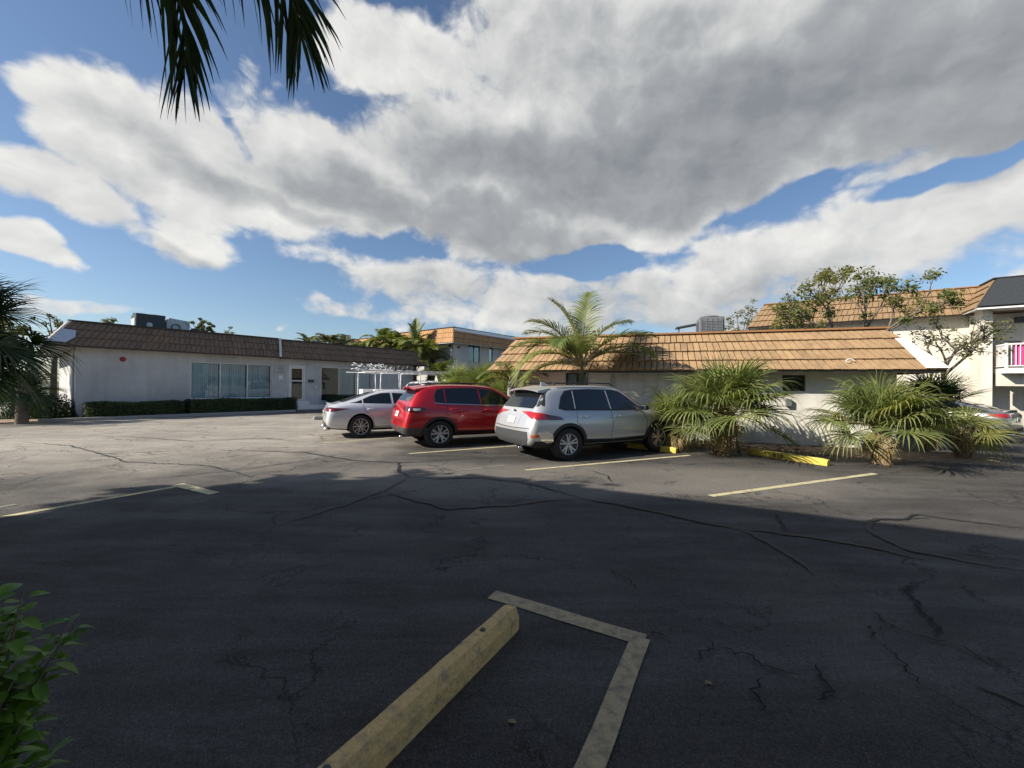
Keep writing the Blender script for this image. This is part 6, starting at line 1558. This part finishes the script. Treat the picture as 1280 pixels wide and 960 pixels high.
# overhead palm: trunk beside the viewer, fronds hanging into the top of the view
def overhead():
    t = thing('coconut_palm', 'tall palm beside the viewer whose dark frond tips hang in at the top left', 'palm', (-3.6, .2, 0)); rnd = random.Random(4)
    tm = MB(); trunk_mesh(tm, [(0, 0, 0), (.1, 0, 2.4), (.15, .1, 4.9)], [.2, .15, .12], 14, .03); tm.build('trunk', M['trunk'], t, smooth=50)
    top = Vector((.15, .1, 4.9)); tw = Vector((-3.6, .2, 0))
    def toward(px, py, dep): return P(px, py, dep) - tw
    specs = [(toward(262, -60, 2.6), toward(232, 85, 2.6)), (toward(368, -70, 2.6), toward(376, 45, 2.7))]
    for a, b in specs:
        mb = MB(); mid_ = a; pts = []; n = 30
        c0 = top; c1 = top.lerp(a, .5) + Vector((0, 0, .65)); c2 = a + Vector((0, 0, .18)); c3 = b
        for i in range(n + 1):
            u = i / n; pts.append(c0 * (1 - u) ** 3 + c1 * 3 * u * (1 - u) ** 2 + c2 * 3 * u * u * (1 - u) + c3 * u ** 3)
        mb.tube(pts, [.026 * (1 - .85 * i / n) + .003 for i in range(n + 1)], 6, 1)
        nl = 70
        for k in range(nl):
            u = .2 + .8 * (k + .5) / nl; i = min(int(u * n), n - 1); q = pts[i].lerp(pts[i + 1], u * n - i); d = (pts[i + 1] - pts[i]).normalized()
            side = Vector((.93, -.36, 0)); side = (side - d * side.dot(d)).normalized()
            for s in (-1, 1):
                l = .80 * (math.sin(math.pi * min(1, .22 + .70 * u)) ** .5) * rnd.uniform(.8, 1.12)
                dr = (side * s * rnd.uniform(.25, 1.35) + d * (.7 + .9 * u * u) + Vector((rnd.gauss(0, .08), rnd.gauss(0, .1), -.25))).normalized(); r = q.copy(); m = 7; rows = []
                wv = dr.cross(Vector((rnd.gauss(0, .35), 1, rnd.gauss(0, .35)))).normalized(); fd = dr.cross(wv)
                for j in range(m + 1):
                    v = j / m; w = .0135 * (.45 + 2 * v if v < .28 else 1.0 * (1 - ((v - .28) / .72) ** 1.7 * .95)); rows += [r - wv * w + fd * w * .5, r, r + wv * w + fd * w * .5]
                    dr = (dr + Vector((0, 0, -1)) * .13 * (.4 + v) + Vector((rnd.gauss(0, .012), rnd.gauss(0, .012), 0))).normalized(); r = r + dr * l / m
                mb.add(rows, [f for j in range(m) for f in ((3 * j, 3 * j + 1, 3 * j + 4, 3 * j + 3), (3 * j + 1, 3 * j + 2, 3 * j + 5, 3 * j + 4))])
        mb.build('frond', [M['palm_dark'], M['olive']], t, smooth=True, fix=False)
    for i in range(9):
        mb = MB(); feather(mb, rnd, top, R(150 + i * 24), rnd.uniform(.2, 1.2), 2.6, 1.8, nl=50, ll=.6, hang=.6, wleaf=.018); mb.build('frond', [M['palm_dark'], M['olive']], t, smooth=True, fix=False)
overhead()

# shade trees outside the left edge of the view; the last is added to shade the end wall of A
hs = Vector((-SUN_DIR.x, -SUN_DIR.y, 0)).normalized(); tanE = math.tan(SUN_EL)
def caster(ground_pt, zc): p = Vector(ground_pt) - hs * (zc / tanE); p.z = 0; return p
for i, (gp, zc, r_, lab) in enumerate(((G(400, 655), 6.4, 2.6, 'broad shade tree left of the viewer'), (G(230, 700), 5.8, 2.6, 'second broad shade tree left of the viewer'), (G(330, 628), 6.8, 1.7, 'narrow tall shade tree left of the viewer'),
                                       (A.o + A.n * 1 - A.u * .3, 10.5, 2.6, 'unseen dense tree added to shade the end wall, beyond the left edge palm'))):
    c = caster((gp.x, gp.y, 0), zc if i < 3 else zc - 2.0)
    crown_tree('shade_tree', lab, c, zc + r_ * .75, r_, r_ * .8, 60 + i, n=110, per=90, leaf=.12)
    print('caster', i, c, zc)

# ------------------------------------------------------------------ small litter on the lot
rl_ = random.Random(12)
for k in range(3):
    p = G((885, 835, 640)[k], (856, 660, 905)[k]); t = MB(); n = 5
    t.add([(-.022, -.008, .002), (0, -.014, .010), (.024, -.004, .003), (.016, .010, .004), (-.01, .012, .012)], [(0, 1, 2, 3, 4)])
    o = t.build('fallen_leaf', M['palm_dry'], None, fix=False); o.location = (p.x, p.y, .006); o.rotation_euler = (0, 0, k * 1.3)
    tag(o, ['pale dry leaf scrap on the asphalt right of the painted corner', 'dry leaf scrap near the middle of the shaded asphalt', 'dry leaf scrap inside the painted bay, right of the foreground wheel stop'][k], 'leaf')
scene.cycles.max_bounces = 6; scene.cycles.diffuse_bounces = 2; scene.cycles.glossy_bounces = 3; scene.cycles.transmission_bounces = 3; scene.cycles.transparent_max_bounces = 6

groups = {'palm': None, 'suv': 'SUVs parked in the row', 'sedan': 'parked sedans', 'hedge': 'clipped hedges along the white office wall', 'wheel stop': 'concrete wheel stops', 'tree': 'trees beyond the roofs',
          'bush': 'dark bushes at the left edge', 'vent': 'roof vents', 'air conditioner': 'rooftop air conditioners', 'leaf': 'dry leaf scraps on the asphalt', 'prop': 'timber props at the shaggy palm', 'pipes': 'loads on the truck rack'}
for o in C.objects:
    if o.parent is None and o.get('category') and not o.get('group'):
        b = o.name.split('.')[0]
        g_ = {'fan_palm': 'fan palms', 'fan_palm_bush': 'fan palm clumps behind the red SUV', 'feather_palm': 'feather palms', 'broadleaf_tree': 'distant tree tops', 'sparse_tree': 'sparse trees by the right building', 'shade_tree': 'shade trees beside the viewer',
              'parked_suv': groups['suv'], 'parked_sedan': groups['sedan'], 'hedge': groups['hedge'], 'wheel_stop': groups['wheel stop'], 'bush': groups['bush'], 'roof_vent': groups['vent'], 'rooftop_air_conditioner': groups['air conditioner'],
              'fallen_leaf': groups['leaf'], 'palm_prop': groups['prop'], 'pipe_bundle': groups['pipes']}.get(b)
        if g_: o['group'] = g_
